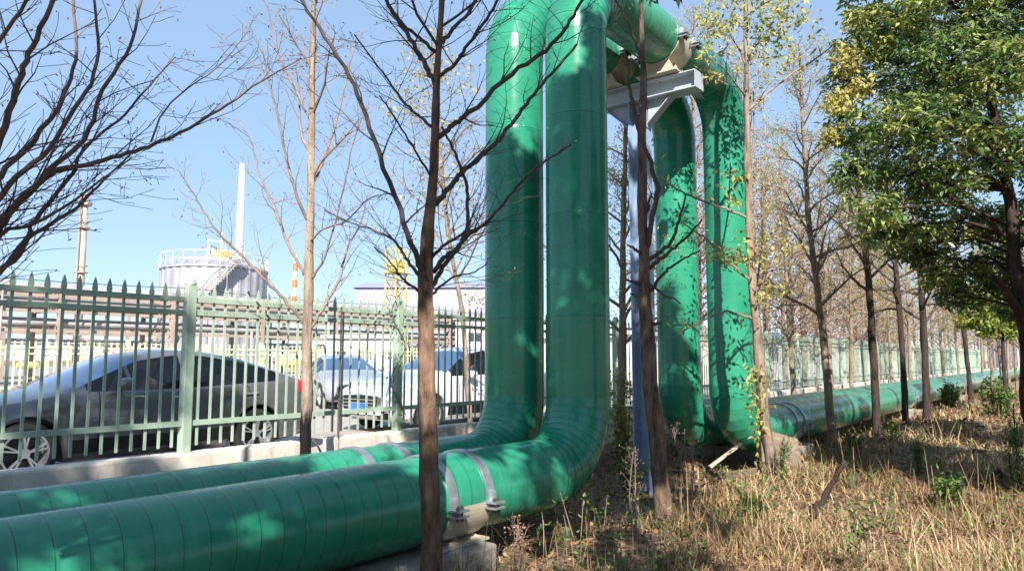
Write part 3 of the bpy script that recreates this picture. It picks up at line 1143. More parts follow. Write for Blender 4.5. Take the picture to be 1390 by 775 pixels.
# pipe racks
def rack(x0, x1, y, ztops, label, seed, dx=6.0, dep=3.5):
    rg = random.Random(seed)
    root = empty('pipe_rack', (x0, y, BG), label, 'pipe rack')
    L = x1 - x0
    s = MB()
    k = 0
    while k * dx <= L:
        for yy in (0, dep):
            s.bar((k * dx, yy, 0), (k * dx, yy, ztops[-1] + .4), .22)
        for z in ztops:
            s.bar((k * dx, 0, z), (k * dx, dep, z), .22)
        if k % 3 == 0 and (k + 1) * dx <= L:
            s.bar((k * dx, 0, .2), ((k + 1) * dx, 0, ztops[0]), .1)
            s.bar(((k + 1) * dx, 0, .2), (k * dx, 0, ztops[0]), .1)
        k += 1
    for z in ztops:
        s.bar((0, 0, z - .15), (L, 0, z - .15), .16)
    s.build('frame', M['plant_rust'], root)
    s = MB()
    for z in ztops:
        yy = .3
        while yy < dep - .2:
            rr = rg.choice((.08, .12, .16, .22))
            s.tube([(0, yy, z + .12 + rr), (L, yy, z + .12 + rr)], rr, 8)
            yy += rr * 2 + rg.uniform(.1, .4)
    for q in range(int(L / 4)):
        x = rg.uniform(0, L); z = rg.choice(ztops)
        s.tube([(x, -.2, z + .2), (x, -.2, 0)], rg.choice((.05, .09)), 6)
    s.build('pipework', M['plant_grey'], root)
    for q in range(int(L / 5)):
        x = rg.uniform(0, L)
        s = MB()
        s.tube([(x, -.3, 1.0), (x + .9, -.3, 1.0)], .16, 8)
        s.bar((x + .4, -.3, 1.1), (x + .4, -.3, 1.6), .12)
        s.build('valve', M['yellow'], root)


rack(-20, 60, 42, [2.9, 3.9, 4.7], 'long brown steel pipe rack behind the far fence', 1)
rack(10, 90, 56, [2.2, 3.2, 5.0], 'second pipe rack farther back beside the tank', 2, dx=8)


def building(name, label, c, rz, W_, D_, H_, mt, roof_mt, pitch=.0, wins=None, win_mt=None, ribs=0, cat='building', door=None):
    root = empty(name, (c.x, c.y, BG), label, cat, rz=rz)
    s = MB()
    s.box(0, W_, 0, D_, 0, H_)
    if ribs:
        k = 0
        while k * ribs < W_:
            s.box(k * ribs, k * ribs + .12, -.05, .0 - .001, .1, H_ - .05)
            k += 1
    s.build('wall', mt, root)
    s = MB()
    if pitch:
        s.prism([(-.3, H_ + .02), (D_ / 2, H_ + pitch), (D_ + .3, H_ + .02)], -.3, W_ + .3, Matrix(((0, 1, 0, 0), (1, 0, 0, 0), (0, 0, 1, 0), (0, 0, 0, 1))))
    else:
        s.box(-.25, W_ + .25, -.25, D_ + .25, H_ + .003, H_ + .25)
    s.build('roof', roof_mt, root)
    for (x, z, ww, wh) in wins or []:
        s = MB()
        s.box(x, x + ww, -.06, -.003, z, z + wh)
        f = s.build('window', M['white'], root)
        s = MB()
        s.box(x + .08, x + ww / 2 - .03, -.075, -.062, z + .08, z + wh - .08)
        s.box(x + ww / 2 + .03, x + ww - .08, -.075, -.062, z + .08, z + wh - .08)
        s.build('pane', win_mt or M['dark_glass'], f)
    if door:
        s = MB()
        x, ww, wh = door
        s.box(x, x + ww, -.05, -.003, 0.02, wh)
        s.build('door', M['dark_glass'], root)
    return root


rz_c = YAW - PI / 2     # faces the camera
building('warehouse', 'large pale lilac clad shed behind the yellow tower', at(480, 487, 88), rz_c, 17, 18, 9.8, M['lilac'], M['lilac'], pitch=1.6, ribs=1.1)
building('office_building', 'pale green building with rows of dark windows beside the near riser', at(618, 487, 62), rz_c, 12, 10, 4.6, M['pale_green'], M['white'],
         wins=[(1 + 1.6 * k, z, 1.2, .9) for k in range(6) for z in (.9, 2.7)])
building('control_hut', 'small white hut with windows behind the far fence', at(440, 487, 50), rz_c + .1, 5, 4, 2.7, M['white'], M['plant_grey'],
         wins=[(.6, 1.2, 1.0, .8), (2.2, 1.2, 1.0, .8), (3.7, 1.2, .9, .8)])
building('long_shed', 'long pale green shed behind the trees on the right', Vector((36, 15.5, 0)), 0, 62, 12, 2.5, M['pale_green'], M['white'], pitch=.7,
         wins=[(2 + 4.2 * k, 1.1, 1.7, 1.1) for k in range(14)], ribs=3.0)
building('blue_roofed_shed', 'white shed with a blue roof seen past the far riser', Vector((70, 22, 0)), -.1, 24, 12, 3.3, M['white'], M['blue_roof'], pitch=.9,
         wins=[(2 + 3.4 * k, 1.4, 1.6, 1.2) for k in range(6)])
gt = building('gatehouse', 'white gatehouse with dark doorway and orange sign at the end of the pipelines', Vector((97, 5.5, 0)), rz_c - .3, 13, 9, 5.2, M['white'], M['dark_glass'], door=(2, 4.2, 3.4))
s = MB()
s.box(6.2, 10.5, -.3, -.06, 3.9, 5.9)
s.build('sign', M['orange'], gt)

# ------------------------------------------------------------------ trees
def rvec(rng):
    while True:
        v = Vector((rng.uniform(-1, 1), rng.uniform(-1, 1), rng.uniform(-1, 1)))
        if .05 < v.length < 1: return v.normalized()


def grow(mb, p, d, L, r, rng, lvl, tips, up=.25, kids=5, sides=4, spread=.8):
    n = 5 if L > .5 else 3
    pts, rad = [p.copy()], [r]
    q, dd = p.copy(), d.normalized()
    for i in range(n):
        dd = (dd + rvec(rng) * .26 + Vector((0, 0, up * .22))).normalized()
        q = q + dd * (L / n)
        pts.append(q.copy())
        rad.append(max(r * (1 - .8 * (i + 1) / n), .0012))
    mb.tube(pts, rad, sides if lvl > 1 else 3, cap=False)
    tips.append((pts[-1], dd))
    if lvl > 0:
        sgn = 1
        for k in range(kids):
            f = .2 + .75 * (k + rng.random() * .6) / kids
            i = min(int(f * n), n - 1)
            t = f * n - i
            a = pts[i].lerp(pts[i + 1], t)
            ax_d = (pts[i + 1] - pts[i]).normalized()
            side = ax_d.cross(Vector((0, 0, 1)))
            if side.length < .1: side = Vector((1, 0, 0))
            side = (side.normalized() * sgn + rvec(rng) * .55).normalized()
            sgn = -sgn
            nd = (ax_d * .75 + side * spread).normalized()
            grow(mb, a, nd, L * rng.uniform(.35, .55) * (1.15 - .5 * f), max(rad[i] * .5, .0013), rng, lvl - 1, tips, up, max(3, kids - 1), sides, spread)


def catmull(pts, rad, m=4):
    P = [pts[0] * 2 - pts[1]] + list(pts) + [pts[-1] * 2 - pts[-2]]
    out, ro = [], []
    for i in range(1, len(P) - 2):
        for k in range(m):
            t = k / m
            a, b, c, d = P[i - 1], P[i], P[i + 1], P[i + 2]
            out.append(.5 * ((2 * b) + (c - a) * t + (2 * a - 5 * b + 4 * c - d) * t * t + (3 * b - a - 3 * c + d) * t ** 3))
            ro.append(rad[i - 1] * (1 - t) + rad[i] * t)
    out.append(pts[-1]); ro.append(rad[-1])
    return out, ro


def lumpy_trunk(pts, rad, rng, sides=14, lump=.11, flare=1.25):
    pts, rad = catmull(pts, rad, 8)
    mb = MB()
    n = sides
    N_ = len(pts)
    ph = [rng.uniform(0, 6.28) for _ in range(6)]
    vs = []
    for i, p in enumerate(pts):
        d = (pts[min(i + 1, N_ - 1)] - pts[max(i - 1, 0)]).normalized()
        u = (EX - d * EX.x).normalized()
        w_ = d.cross(u)
        h = (p - pts[0]).length
        for k in range(n):
            t = 2 * PI * k / n
            rr = rad[i] * (1 + lump * math.sin(3 * t + ph[0] + h * 1.3) + lump * .8 * math.sin(5 * t + ph[1] - h * 4.1) + lump * .9 * math.sin(h * 7 + ph[2] + t)
                           + lump * .5 * math.sin(h * 23 + ph[3] + 2 * t))
            rr *= 1 + (flare - 1) * math.exp(-h / .18) * (1 + .3 * math.sin(4 * t + ph[4]))
            vs.append(p + u * rr * math.cos(t) + w_ * rr * math.sin(t))
    mb.add(vs, [(i * n + k, i * n + (k + 1) % n, (i + 1) * n + (k + 1) % n, (i + 1) * n + k) for i in range(N_ - 1) for k in range(n)])
    return mb, pts, rad


def leaves(name, pts, mt, parent, rs_, length, width, per=1, spread=0.03, droop=.5, var=(0, 1), tint=None):
    """folded leaf blades round each point; pts (n,3) or list of (p,d)"""
    P = np.array([tuple(p) for p in pts], float)
    if len(P) == 0: return None
    P = np.repeat(P, per, 0)
    n = len(P)
    P = P + rs_.normal(0, spread, (n, 3))
    D = rs_.normal(0, 1, (n, 3))
    D[:, 2] -= droop
    D /= np.linalg.norm(D, axis=1)[:, None]
    S = np.cross(D, rs_.normal(0, 1, (n, 3)))
    S /= np.linalg.norm(S, axis=1)[:, None]
    Nn = np.cross(D, S)
    L = length * rs_.uniform(.65, 1.25, n)[:, None]
    Wd = width * rs_.uniform(.7, 1.2, n)[:, None]
    a = P
    b = P + D * L * .45 + S * Wd * .5 + Nn * Wd * .15
    c = P + D * L - Nn * Wd * .15
    d = P + D * L * .45 - S * Wd * .5 + Nn * Wd * .15
    Vv = np.stack([a, b, c, d], 1).reshape(-1, 3)
    I_ = np.arange(n) * 4
    Ff = np.concatenate([np.stack([I_, I_ + 1, I_ + 2], 1), np.stack([I_, I_ + 2, I_ + 3], 1)])
    vr = rs_.uniform(var[0], var[1], n) if tint is None else np.clip(np.repeat(tint, per) + rs_.normal(0, .12, n), 0, 1)
    return np_mesh(name, Vv, Ff, mt, parent, np.concatenate([vr, vr]))


def traced(pts, D, w0, w1, dz=0.0, droot=None):
    """points at photo pixels, at distances D..D+dz; widths in pixels give real radii"""
    k = len(pts)
    out, rad = [], []
    for i, (x, y) in enumerate(pts):
        t = i / (k - 1)
        d = D + dz * t
        out.append(at(x, y, d))
        rad.append((w0 + (w1 - w0) * t) * d / 2000)
    return out, rad


def limb(mb, pts, rad, rng, tips, n_twig, tl, lvl=2, up=.3, kids=4, f0=.15, sides=6, spread=.8):
    pts, rad = catmull(pts, rad, 5)
    for i in range(1, len(pts) - 1):
        pts[i] = pts[i] + rvec(rng) * rad[i] * .6
    mb.tube(pts, rad, sides)
    N_ = len(pts) - 1
    sgn = 1
    for k in range(n_twig):
        f = f0 + (1 - f0) * (k + rng.random()) / n_twig
        i = min(int(f * N_), N_ - 1)
        a = pts[i].lerp(pts[i + 1], f * N_ - i)
        dd = (pts[i + 1] - pts[i]).normalized()
        side = dd.cross(Vector((0, 0, 1)))
        side = (side.normalized() * sgn if side.length > .1 else EX) + rvec(rng) * .7
        sgn = -sgn
        nd = (dd * .8 + side.normalized() * spread).normalized()
        grow(mb, a, nd, tl * rng.uniform(.6, 1.2) * (1.1 - .5 * f), max(rad[i] * .42, .0018), rng, lvl - 1, tips, up, kids, 4, spread)


def bare_tree(name, label, tp, tr_, limbs, seed, bark, twig, auto=None, foliage=None, group=None, leafpts=None, cat='tree', sides=14):
    """tp/tr_: trunk centre line and radii (world); limbs: list of (pts, radii, n_twig, twig_len)"""
    rng = random.Random(seed)
    base = tp[0].copy()
    root = empty(name, base, label, cat, group)
    tp = [p - base for p in tp]
    mb, P, R = lumpy_trunk(tp, tr_, rng, sides)
    mb.build('trunk', bark, root, True)
    tips = []
    br = MB()
    for (pts, rad, nt, tl) in limbs:
        limb(br, [p - base for p in pts], rad, rng, tips, nt, tl)
    if auto:
        nb, f0, L, el0, el1, lvl, kids, tl_up = auto
        N_ = len(P) - 1
        az = rng.uniform(0, 6.28)
        for k in range(nb):
            f = f0 + (1 - f0) * (k + rng.random() * .8) / nb
            f = min(f, .985)
            i = min(int(f * N_), N_ - 1)
            a = P[i].lerp(P[i + 1], f * N_ - i)
            az += 2.4 + rng.uniform(-.5, .5)
            el = RAD(rng.uniform(el0, el1))
            d = Vector((math.cos(az) * math.cos(el), math.sin(az) * math.cos(el), math.sin(el)))
            g = (f - f0) / (1 - f0)
            grow(br, a, d, L * rng.uniform(.7, 1.2) * (1.05 - .8 * g), max(R[i] * .38, .004), rng, lvl, tips, tl_up, kids, 5)
    br.build('branches', twig, root, True)
    if foliage:
        mt, ln, wd, per, frac, spr = foliage[:6]
        rs_ = np.random.RandomState(seed)
        sel = [t[0] for t in tips if rng.random() < frac]
        if leafpts: sel += [p - base for p in leafpts]
        leaves('leaves', sel, mt, root, rs_, ln, wd, per, spr, .6, foliage[6] if len(foliage) > 6 else (0, 1))
    return root


def tpath(px, D, base_z=None):
    pts = [at(x, y, D) for x, y, w_ in px]
    rad = [w_ * D / 2000 for x, y, w_ in px]
    if base_z is not None:
        pts[0].z = base_z
    return pts, rad


# --- main dark trunk in the foreground
D1 = 4.9
tp, tr_ = tpath([(586, 835, 42), (584, 700, 37), (579, 560, 33), (580, 470, 32), (577, 380, 27), (582, 310, 22), (588, 250, 18), (592, 150, 15), (596, 60, 12), (600, -10, 11), (604, -120, 8), (606, -240, 4)], D1)
tp[0].z = gz(tp[0].x, tp[0].y) - .03
L1 = []
for pts, w0, w1, dz, nt in (
        ([(578, 385), (566, 350), (543, 285), (507, 190), (480, 115), (448, 62), (412, 5), (395, -40)], 9, 4, -.5, 9),
        ([(592, 277), (612, 250), (630, 232), (672, 196), (698, 162), (724, 128), (753, 94), (783, 60)], 8, 3.5, .6, 9),
        ([(594, 187), (615, 170), (638, 153), (694, 100), (741, 68), (770, 34), (790, 0), (800, -40)], 8, 4, .2, 8),
        ([(598, 102), (618, 85), (632, 66), (660, 25), (679, -5)], 6, 4, -.4, 6),
        ([(586, 172), (560, 150), (540, 128), (519, 98), (481, 47)], 5, 2, .5, 7),
        ([(590, 112), (575, 85), (566, 68), (540, 25), (521, -5), (505, -40)], 8, 5, .4, 6),
        ([(591, 70), (570, 52), (549, 34), (528, 8), (515, -25)], 6, 3, -.3, 5),
        ([(584, 392), (598, 366), (616, 342), (632, 318), (634, 280), (632, 245), (618, 208), (600, 172)], 7, 3.5, .3, 6),
        ([(590, 368), (603, 350), (618, 338), (640, 316), (662, 300), (690, 268), (724, 230), (775, 196)], 7, 3, .7, 9),
        ([(574, 399), (562, 390), (551, 382), (538, 366), (525, 350), (508, 335)], 4, 2, .2, 6),
        ([(572, 378), (556, 358), (543, 338), (530, 323), (505, 311), (479, 303), (440, 285)], 5, 2, .6, 8),
        ([(586, 350), (600, 335), (625, 318), (655, 305), (680, 280)], 5, 2.5, -.3, 5),
        ([(588, 398), (600, 386), (620, 374), (641, 370), (662, 357)], 4, 1.5, .4, 5),
        ([(585, 240), (570, 215), (555, 190), (530, 150), (515, 130)], 4, 2, -.5, 5),
        ([(597, 60), (615, 40), (640, 10), (655, -30)], 6, 4, .5, 4)):
    p_, r_ = traced(pts, D1, w0, w1, dz)
    L1.append((p_, r_, int(nt * 1.5), .55))
bare_tree('bare_tree', 'thick brown foreground trunk with dark bare limbs, left of the near risers', tp, tr_, L1, 11, M['bark'], M['twig'],
          auto=(8, .72, 1.2, 25, 55, 3, 5, .3), foliage=(M['leaf_brown'], .024, .011, 1, .45, .015))

# --- off-frame tree whose limbs sweep in from the left
D0 = 2.9
base = at(-190, 487, D0)
tp = [Vector((base.x, base.y, 0)), Vector((base.x + .02, base.y + .02, .9)), Vector((base.x + .06, base.y - .02, 1.7)), Vector((base.x + .02, base.y + .02, 2.6)), Vector((base.x, base.y, 4.2))]
L0 = []
for pts, w0, w1, dz, nt in (
        ([(-180, 470), (-120, 400), (-60, 310), (0, 187), (26, 111), (43, 64), (72, 0), (90, -50)], 17, 7, .1, 9),
        ([(-180, 500), (-110, 400), (-50, 300), (0, 238), (47, 187), (81, 140), (102, 81), (100, 0)], 15, 5, .6, 9),
        ([(-180, 480), (-90, 380), (0, 264), (55, 213), (102, 149), (132, 85), (128, 0)], 14, 5, .3, 9),
        ([(-180, 500), (-80, 390), (0, 298), (55, 243), (115, 187), (140, 123), (175, 64), (192, 0)], 14, 5, .5, 10),
        ([(-180, 510), (-80, 400), (0, 307), (64, 238), (128, 221), (183, 204), (230, 187), (298, 149), (353, 111), (409, 79)], 14, 2.5, .9, 13),
        ([(205, 192), (221, 153), (255, 119), (298, 89), (341, 38)], 4, 1.5, .9, 8),
        ([(-170, 520), (-70, 440), (0, 371), (34, 330), (47, 298), (98, 234), (115, 200), (162, 162), (204, 115), (238, 77)], 13, 2.5, .8, 12),
        ([(-150, 500), (-60, 400), (0, 319), (60, 298), (128, 251), (179, 213)], 12, 2, .5, 10),
        ([(-170, 530), (-70, 450), (0, 368), (45, 318), (100, 285), (140, 245), (178, 208)], 14, 2.5, .4, 9),
        ([(-180, 480), (-120, 300), (-40, 120), (10, 40), (50, -20)], 12, 6, -.2, 8)):
    p_, r_ = traced(pts, D0 - .3, w0, w1, dz)
    L0.append((p_, [q * .72 for q in r_], int(nt * 1.35), .42))
bare_tree('bare_tree', 'bare spreading tree rooted beyond the left edge, its dark limbs crossing the sky', tp, [.12, .1, .09, .07, .03], L0, 5, M['bark_dark'], simple('reddish_twig', (0.19, 0.115, 0.09), (0.08, 0.05, 0.04), .9, scale=6),
          foliage=(M['leaf_brown'], .016, .008, 1, .6, .012))

# --- pale trunk between pipes and fence
D2 = 7.3
tp, tr_ = tpath([(417, 706, 22), (415, 612, 21), (416, 500, 19), (418, 400, 17), (421, 300, 15), (423, 200, 13), (424, 100, 11), (426, 0, 9), (428, -110, 6), (429, -200, 3)], D2)
tp[0].z = -.2
L2 = []
for pts, w0, w1, dz, nt in (
        ([(413, 440), (385, 405), (355, 375), (320, 338), (300, 320), (276, 285), (258, 255), (240, 228)], 5, 1.5, -.6, 9),
        ([(413, 372), (395, 340), (380, 300), (362, 262), (350, 228), (340, 190), (320, 160)], 5, 1.5, .4, 8),
        ([(419, 300), (405, 270), (390, 220), (378, 160), (365, 110), (355, 60)], 5, 1.5, -.4, 8),
        ([(421, 445), (440, 415), (460, 380), (472, 335), (490, 300), (500, 260)], 5, 1.5, .5, 8),
        ([(421, 380), (440, 350), (455, 300), (470, 240), (480, 190), (500, 140)], 4, 1.5, -.5, 8),
        ([(424, 250), (440, 215), (455, 170), (470, 110), (480, 60)], 4, 1.5, .6, 8),
        ([(423, 170), (405, 130), (385, 90), (370, 40), (360, -10)], 4, 1.5, .2, 7),
        ([(418, 330), (440, 310), (470, 300), (500, 270), (530, 262)], 3, 1.2, -.7, 6)):
    p_, r_ = traced(pts, D2, w0, w1, dz)
    L2.append((p_, r_, int(nt * 1.7), .6))
bare_tree('bare_tree', 'pale tan trunk with a black lower end between the pipes and the fence', tp, tr_, L2, 21, M['bark_pale'], M['twig_tan'],
          auto=(12, .5, 1.0, 45, 70, 3, 5, .4), foliage=(M['leaf_brown'], .035, .015, 1, .5, .025))

# --- trunk in front of the steel column
D3 = 7.5
tp, tr_ = tpath([(903, 705, 33), (893, 600, 31), (882, 500, 27), (876, 400, 23), (872, 300, 18), (871, 200, 17), (873, 100, 12), (871, 20, 9), (872, -60, 6)], D3)
tp[0].z = gz(tp[0].x, tp[0].y) - .03
L3 = []
for pts, w0, w1, dz, nt in (
        ([(876, 345), (884, 300), (892, 255), (886, 230), (868, 175), (856, 130), (853, 98), (847, 70)], 8, 4, -.5, 3),
        ([(872, 85), (860, 50), (849, 24), (833, -5)], 5, 3, -.2, 3),
        ([(881, 352), (897, 340), (911, 328), (920, 305), (925, 286), (931, 262)], 6, 2.5, -.3, 2),
        ([(881, 364), (900, 348), (920, 332), (938, 315), (953, 297)], 6, 2, -.4, 2),
        ([(885, 395), (896, 376), (910, 362), (930, 350), (951, 339)], 5, 2, -.2, 1),
        ([(882, 386), (894, 394), (906, 403), (916, 405), (924, 412)], 4, 2, -.2, 1),
        ([(872, 345), (862, 338), (852, 332)], 5, 3, -.2, 0),
        ([(870, 385), (860, 382), (850, 380)], 6, 3, -.2, 0),
        ([(874, 410), (864, 402), (856, 398)], 5, 3, .1, 0),
        ([(878, 445), (888, 440), (896, 438)], 6, 4, -.1, 0),
        ([(874, 300), (880, 280), (884, 262)], 5, 3, .1, 0)):
    p_, r_ = traced(pts, D3, w0, w1, dz)
    L3.append((p_, r_, nt, .3))
bare_tree('bare_tree', 'rough dark trunk with broken branch stubs standing in front of the steel column', tp, tr_, L3, 31, M['bark_rough'], M['twig'],
          foliage=(M['leaf_yellow'], .05, .02, 1, .2, .02))

# --- leaning trunk by the far risers
D4 = 10.0
tp, tr_ = tpath([(1051, 655, 22), (1037, 560, 20), (1028, 460, 18), (1021, 380, 15), (1017, 300, 13), (1015, 200, 12), (1013, 100, 9), (1012, 0, 8), (1013, -90, 5), (1014, -150, 3)], D4)
tp[0].z = gz(tp[0].x, tp[0].y) - .03
L4 = []
for pts, w0, w1, dz, nt in (
        ([(1020, 382), (1000, 365), (978, 345), (960, 325), (929, 304)], 4, 2, -.3, 5),
        ([(1016, 296), (985, 283), (955, 273), (925, 260), (893, 240)], 4, 2, -.4, 6),
        ([(1022, 432), (1000, 426), (984, 422), (947, 438), (911, 459)], 4, 2, -.6, 4),
        ([(1016, 150), (1040, 128), (1075, 100), (1100, 85), (1130, 62)], 4, 2, .4, 6),
        ([(1013, 90), (1003, 65), (990, 45), (985, 30)], 3, 2, -.2, 5),
        ([(1023, 400), (1045, 370), (1075, 345), (1090, 330)], 4, 2, -.1, 6),
        ([(1018, 220), (1024, 180), (1022, 120)], 3, 2, .3, 4)):
    p_, r_ = traced(pts, D4, w0, w1, dz)
    L4.append((p_, r_, nt, .45))
rng4 = random.Random(8)
lp = []
for cx, cy, sx, sy, q in ((985, 30, 25, 30, 70), (1050, 50, 35, 45, 150), (1040, 10, 30, 20, 60), (1090, 20, 16, 20, 30), (965, 40, 20, 25, 30), (995, 270, 10, 8, 14),
                          (1005, 350, 25, 10, 50), (975, 340, 16, 8, 30), (1040, 395, 25, 12, 36), (1000, 240, 20, 12, 18), (1020, 330, 14, 25, 24), (1060, 330, 25, 25, 20), (1030, 560, 8, 60, 60), (1022, 520, 9, 40, 40)):
    for _ in range(q):
        lp.append(at(rng4.gauss(cx, sx * .6), rng4.gauss(cy, sy * .6), D4 + rng4.uniform(-.5, .3)))
bare_tree('young_tree', 'leaning trunk with yellow-green leaf sprays, just before the far right riser', tp, tr_, L4, 41, M['bark_tan'], M['twig_tan'],
          auto=(9, .62, .9, 20, 55, 3, 5, .3), foliage=(M['leaf_yellow'], .1, .042, 2, .35, .035, (0, .7)), leafpts=lp)


def simple_tree(px, D, label, seed, bark, twig, group, fol, auto, top=None, name='bare_tree', lps=()):
    tp, tr_ = tpath(px, D)
    tp[0].z = float(gz(tp[0].x, tp[0].y)) - .03
    pts = []
    rg = random.Random(seed)
    for cx, cy, sx, sy, q in lps:
        for _ in range(q):
            pts.append(at(rg.gauss(cx, sx * .6), rg.gauss(cy, sy * .6), D + rg.uniform(-.6, .6)))
    return bare_tree(name, label, tp, tr_, [], seed, bark, twig, auto=auto, foliage=fol, group=group, leafpts=pts, sides=10)


G1 = 'row of slim trees in front of the distant pipes'
FOLY = (M['leaf_yellow'], .05, .02, 2, .7, .07)
simple_tree([(1131, 608, 17), (1122, 500, 14), (1110, 400, 12), (1098, 300, 10), (1092, 200, 8), (1088, 130, 6), (1085, 60, 3)], 13.5,
            'tan sunlit trunk right of the leaning trunk, in front of the distant pipes', 51, M['bark_tan'], M['twig_tan'], G1, FOLY, (34, .28, 1.5, 20, 50, 3, 5, .2),
            lps=((1075, 180, 25, 30, 60), (1100, 240, 30, 30, 60), (1080, 100, 14, 30, 40)))
simple_tree([(1191, 590, 14), (1184, 450, 13), (1176, 350, 12), (1167, 280, 10), (1158, 180, 8), (1150, 60, 4)], 15.5,
            'straight near-black trunk in front of the distant pipes, third from the leaning trunk', 52, M['bark_dark'], M['twig'], G1, FOLY, (30, .3, 1.7, 15, 45, 3, 5, .15))
simple_tree([(1230, 582, 11), (1223, 450, 10), (1214, 340, 10), (1206, 230, 8), (1200, 100, 4)], 17.0,
            'slimmest black trunk in front of the distant pipes, just left of another', 53, M['bark_dark'], M['twig'], G1, FOLY, (28, .3, 1.7, 10, 45, 3, 5, .15))
simple_tree([(1259, 573, 13), (1254, 450, 12), (1248, 350, 10), (1243, 250, 8), (1238, 130, 4)], 19.0,
            'black trunk with low side limbs, just right of the slim black pair', 54, M['bark_dark'], M['twig'], G1, FOLY, (30, .26, 1.9, 10, 45, 3, 5, .15))
simple_tree([(1319, 548, 9), (1310, 460, 8), (1300, 380, 7), (1292, 280, 5), (1288, 190, 2)], 27.0,
            'leaning black trunk at the far end of the pipes below the yellow-green crown', 55, M['bark_dark'], M['twig'], G1, FOLY, (26, .3, 2.2, 10, 45, 2, 5, .15))

# row between pipes and fence beyond the loop, and the wood behind: prototypes and copies
G2 = 'slim bare trees between the distant pipes and the fence'
proto = simple_tree([(846, 700, 17), (843, 560, 15), (845, 450, 14), (846, 330, 11), (848, 230, 9), (850, 130, 6), (851, 40, 3)], 12.4,
                    'slim tree overgrown at the foot, between the near risers and steel column', 61, M['bark_tan'], M['twig_tan'], G2,
                    (M['leaf_yellow'], .06, .022, 2, .8, .08), (36, .3, 1.6, 20, 55, 3, 5, .2), lps=((838, 235, 10, 20, 40), (842, 300, 10, 30, 20)))
labs = ['bare tree whose trunk stands in the gap between the two far risers',
        'bare tree directly right of the far risers, behind the pipes',
        'second bare tree right of the far risers, behind the pipes',
        'third bare tree right of the far risers, behind the pipes',
        'fourth bare tree right of the far risers, behind the pipes',
        'fifth bare tree right of the far risers, behind the pipes',
        'sixth']
for i, X in enumerate([14.3, 17.4, 20.6, 23.6, 26.8, 30.2, 33.8, 37.6, 42, 47, 53]):
    c = copy_tree(proto)
    rg = random.Random(100 + i)
    c.location = (X + rg.uniform(-.3, .3), 6.15 + rg.uniform(-.15, .15), -.1)
    k = rg.uniform(.9, 1.15)
    c.scale = (k, k, k * rg.uniform(.95, 1.1))
    c.rotation_euler = (rg.uniform(-.03, .03), rg.uniform(-.03, .03), rg.uniform(0, 6.28))
    c['label'] = labs[i] if i < 6 else '%s bare tree right of the far risers, behind the pipes' % ('sixth', 'seventh', 'eighth', 'ninth', 'tenth')[i - 6]
    c['group'] = G2

# yellow leaved tree beyond the fence seen either side of the main trunk
tp, tr_ = tpath([(640, 520, 10), (628, 430, 9), (610, 330, 8), (600, 230, 7), (590, 130, 5), (585, 60, 3)], 13.0)
tp[0].z = .25
rg = random.Random(77)
lp = []
for cx, cy, sx, sy, q in ((560, 130, 30, 30, 90), (545, 150, 25, 14, 80), (600, 90, 30, 25, 80), (570, 210, 30, 30, 90), (640, 120, 14, 30, 40), (620, 230, 25, 30, 60), (600, 270, 40, 30, 60), (650, 420, 14, 40, 60), (640, 400, 20, 20, 40)):
    for _ in range(q):
        lp.append(at(rg.gauss(cx, sx * .6), rg.gauss(cy, sy * .6), 13 + rg.uniform(-.8, .8)))
bare_tree('young_tree', 'yellow leaved young tree beyond the fence, around the main trunk', tp, tr_, [], 78, M['bark_tan'], M['twig_tan'],
          auto=(30, .25, 2.0, 25, 60, 3, 5, .2), foliage=(M['leaf_yellow'], .09, .04, 1, .2, .05), leafpts=lp, sides=10)

# distant slim trees among the weeds at the right
G3 = 'distant trees in the wood on the right'
for i, (px, D, hh) in enumerate([(1345, 34, 1.0), (1358, 30, .9), (1368, 40, 1.1), (1333, 45, 1.1), (1378, 36, 1.0), (1386, 31, .95), (1290, 60, 1.3), (1308, 55, 1.2), (1350, 58, 1.2), (1400, 28, .9), (1425, 33, 1), (1372, 62, 1.3)]):
    c = copy_tree(proto)
    b = at(px, 487, D)
    rg = random.Random(300 + i)
    c.location = (b.x, b.y, 0)
    c.scale = (hh, hh, hh)
    c.rotation_euler = (0, 0, rg.uniform(0, 6.28))
    c['label'] = ('nearer ' if D < 42 else 'farther ') + 'slim tree in the distant wood, %s from the left' % ('third', 'fifth', 'seventh', 'ninth', 'eighth', 'tenth', 'first', 'second', 'fourth', 'eleventh', 'twelfth', 'sixth')[i]
    c['group'] = G3

# far wood along the skyline on the right, behind the sheds: reads as one mass
rw_ = np.random.RandomState(9)
fb = MB()
fl = []
rg = random.Random(12)
for k in range(85):
    X = rg.uniform(20, 60) if k % 2 else rg.uniform(60, 130); Y = rg.uniform(7.4, 9.5 + (X - 20) * .08) if X < 60 else rg.uniform(-25, 14)
    if X > 60 and 3 < Y < 7: continue
    h = rg.uniform(5, 9)
    p = Vector((X, Y, .2))
    fb.tube([p, p + Vector((rg.uniform(-.2, .2), 0, h * .5)), p + Vector((rg.uniform(-.3, .3), 0, h))], [.1, .07, .02], 5)
    for q in range(26):
        f = rg.uniform(.2, 1)
        a = p + Vector((0, 0, h * f))
        t = rg.uniform(0, 6.28)
        L = (1.1 - f) * 2.4
        e = a + Vector((math.cos(t) * L, math.sin(t) * L, L * .5))
        fb.tube([a, e], [.02, .006], 3, cap=False)
        for _ in range(9): fl.append(a.lerp(e, rg.uniform(.3, 1)) + rvec(rg) * .4)
fw = empty('distant_wood', (0, 0, 0), 'pinkish brown mass of distant thin trees along the skyline on the right', 'wood')
fw['kind'] = 'stuff'
o = fb.build('trunks', M['twig_tan'], fw); o['kind'] = 'stuff'
o = leaves('foliage', fl, M['leaf_brown'], fw, rw_, .11, .06, 3, .22, .2); o['kind'] = 'stuff'


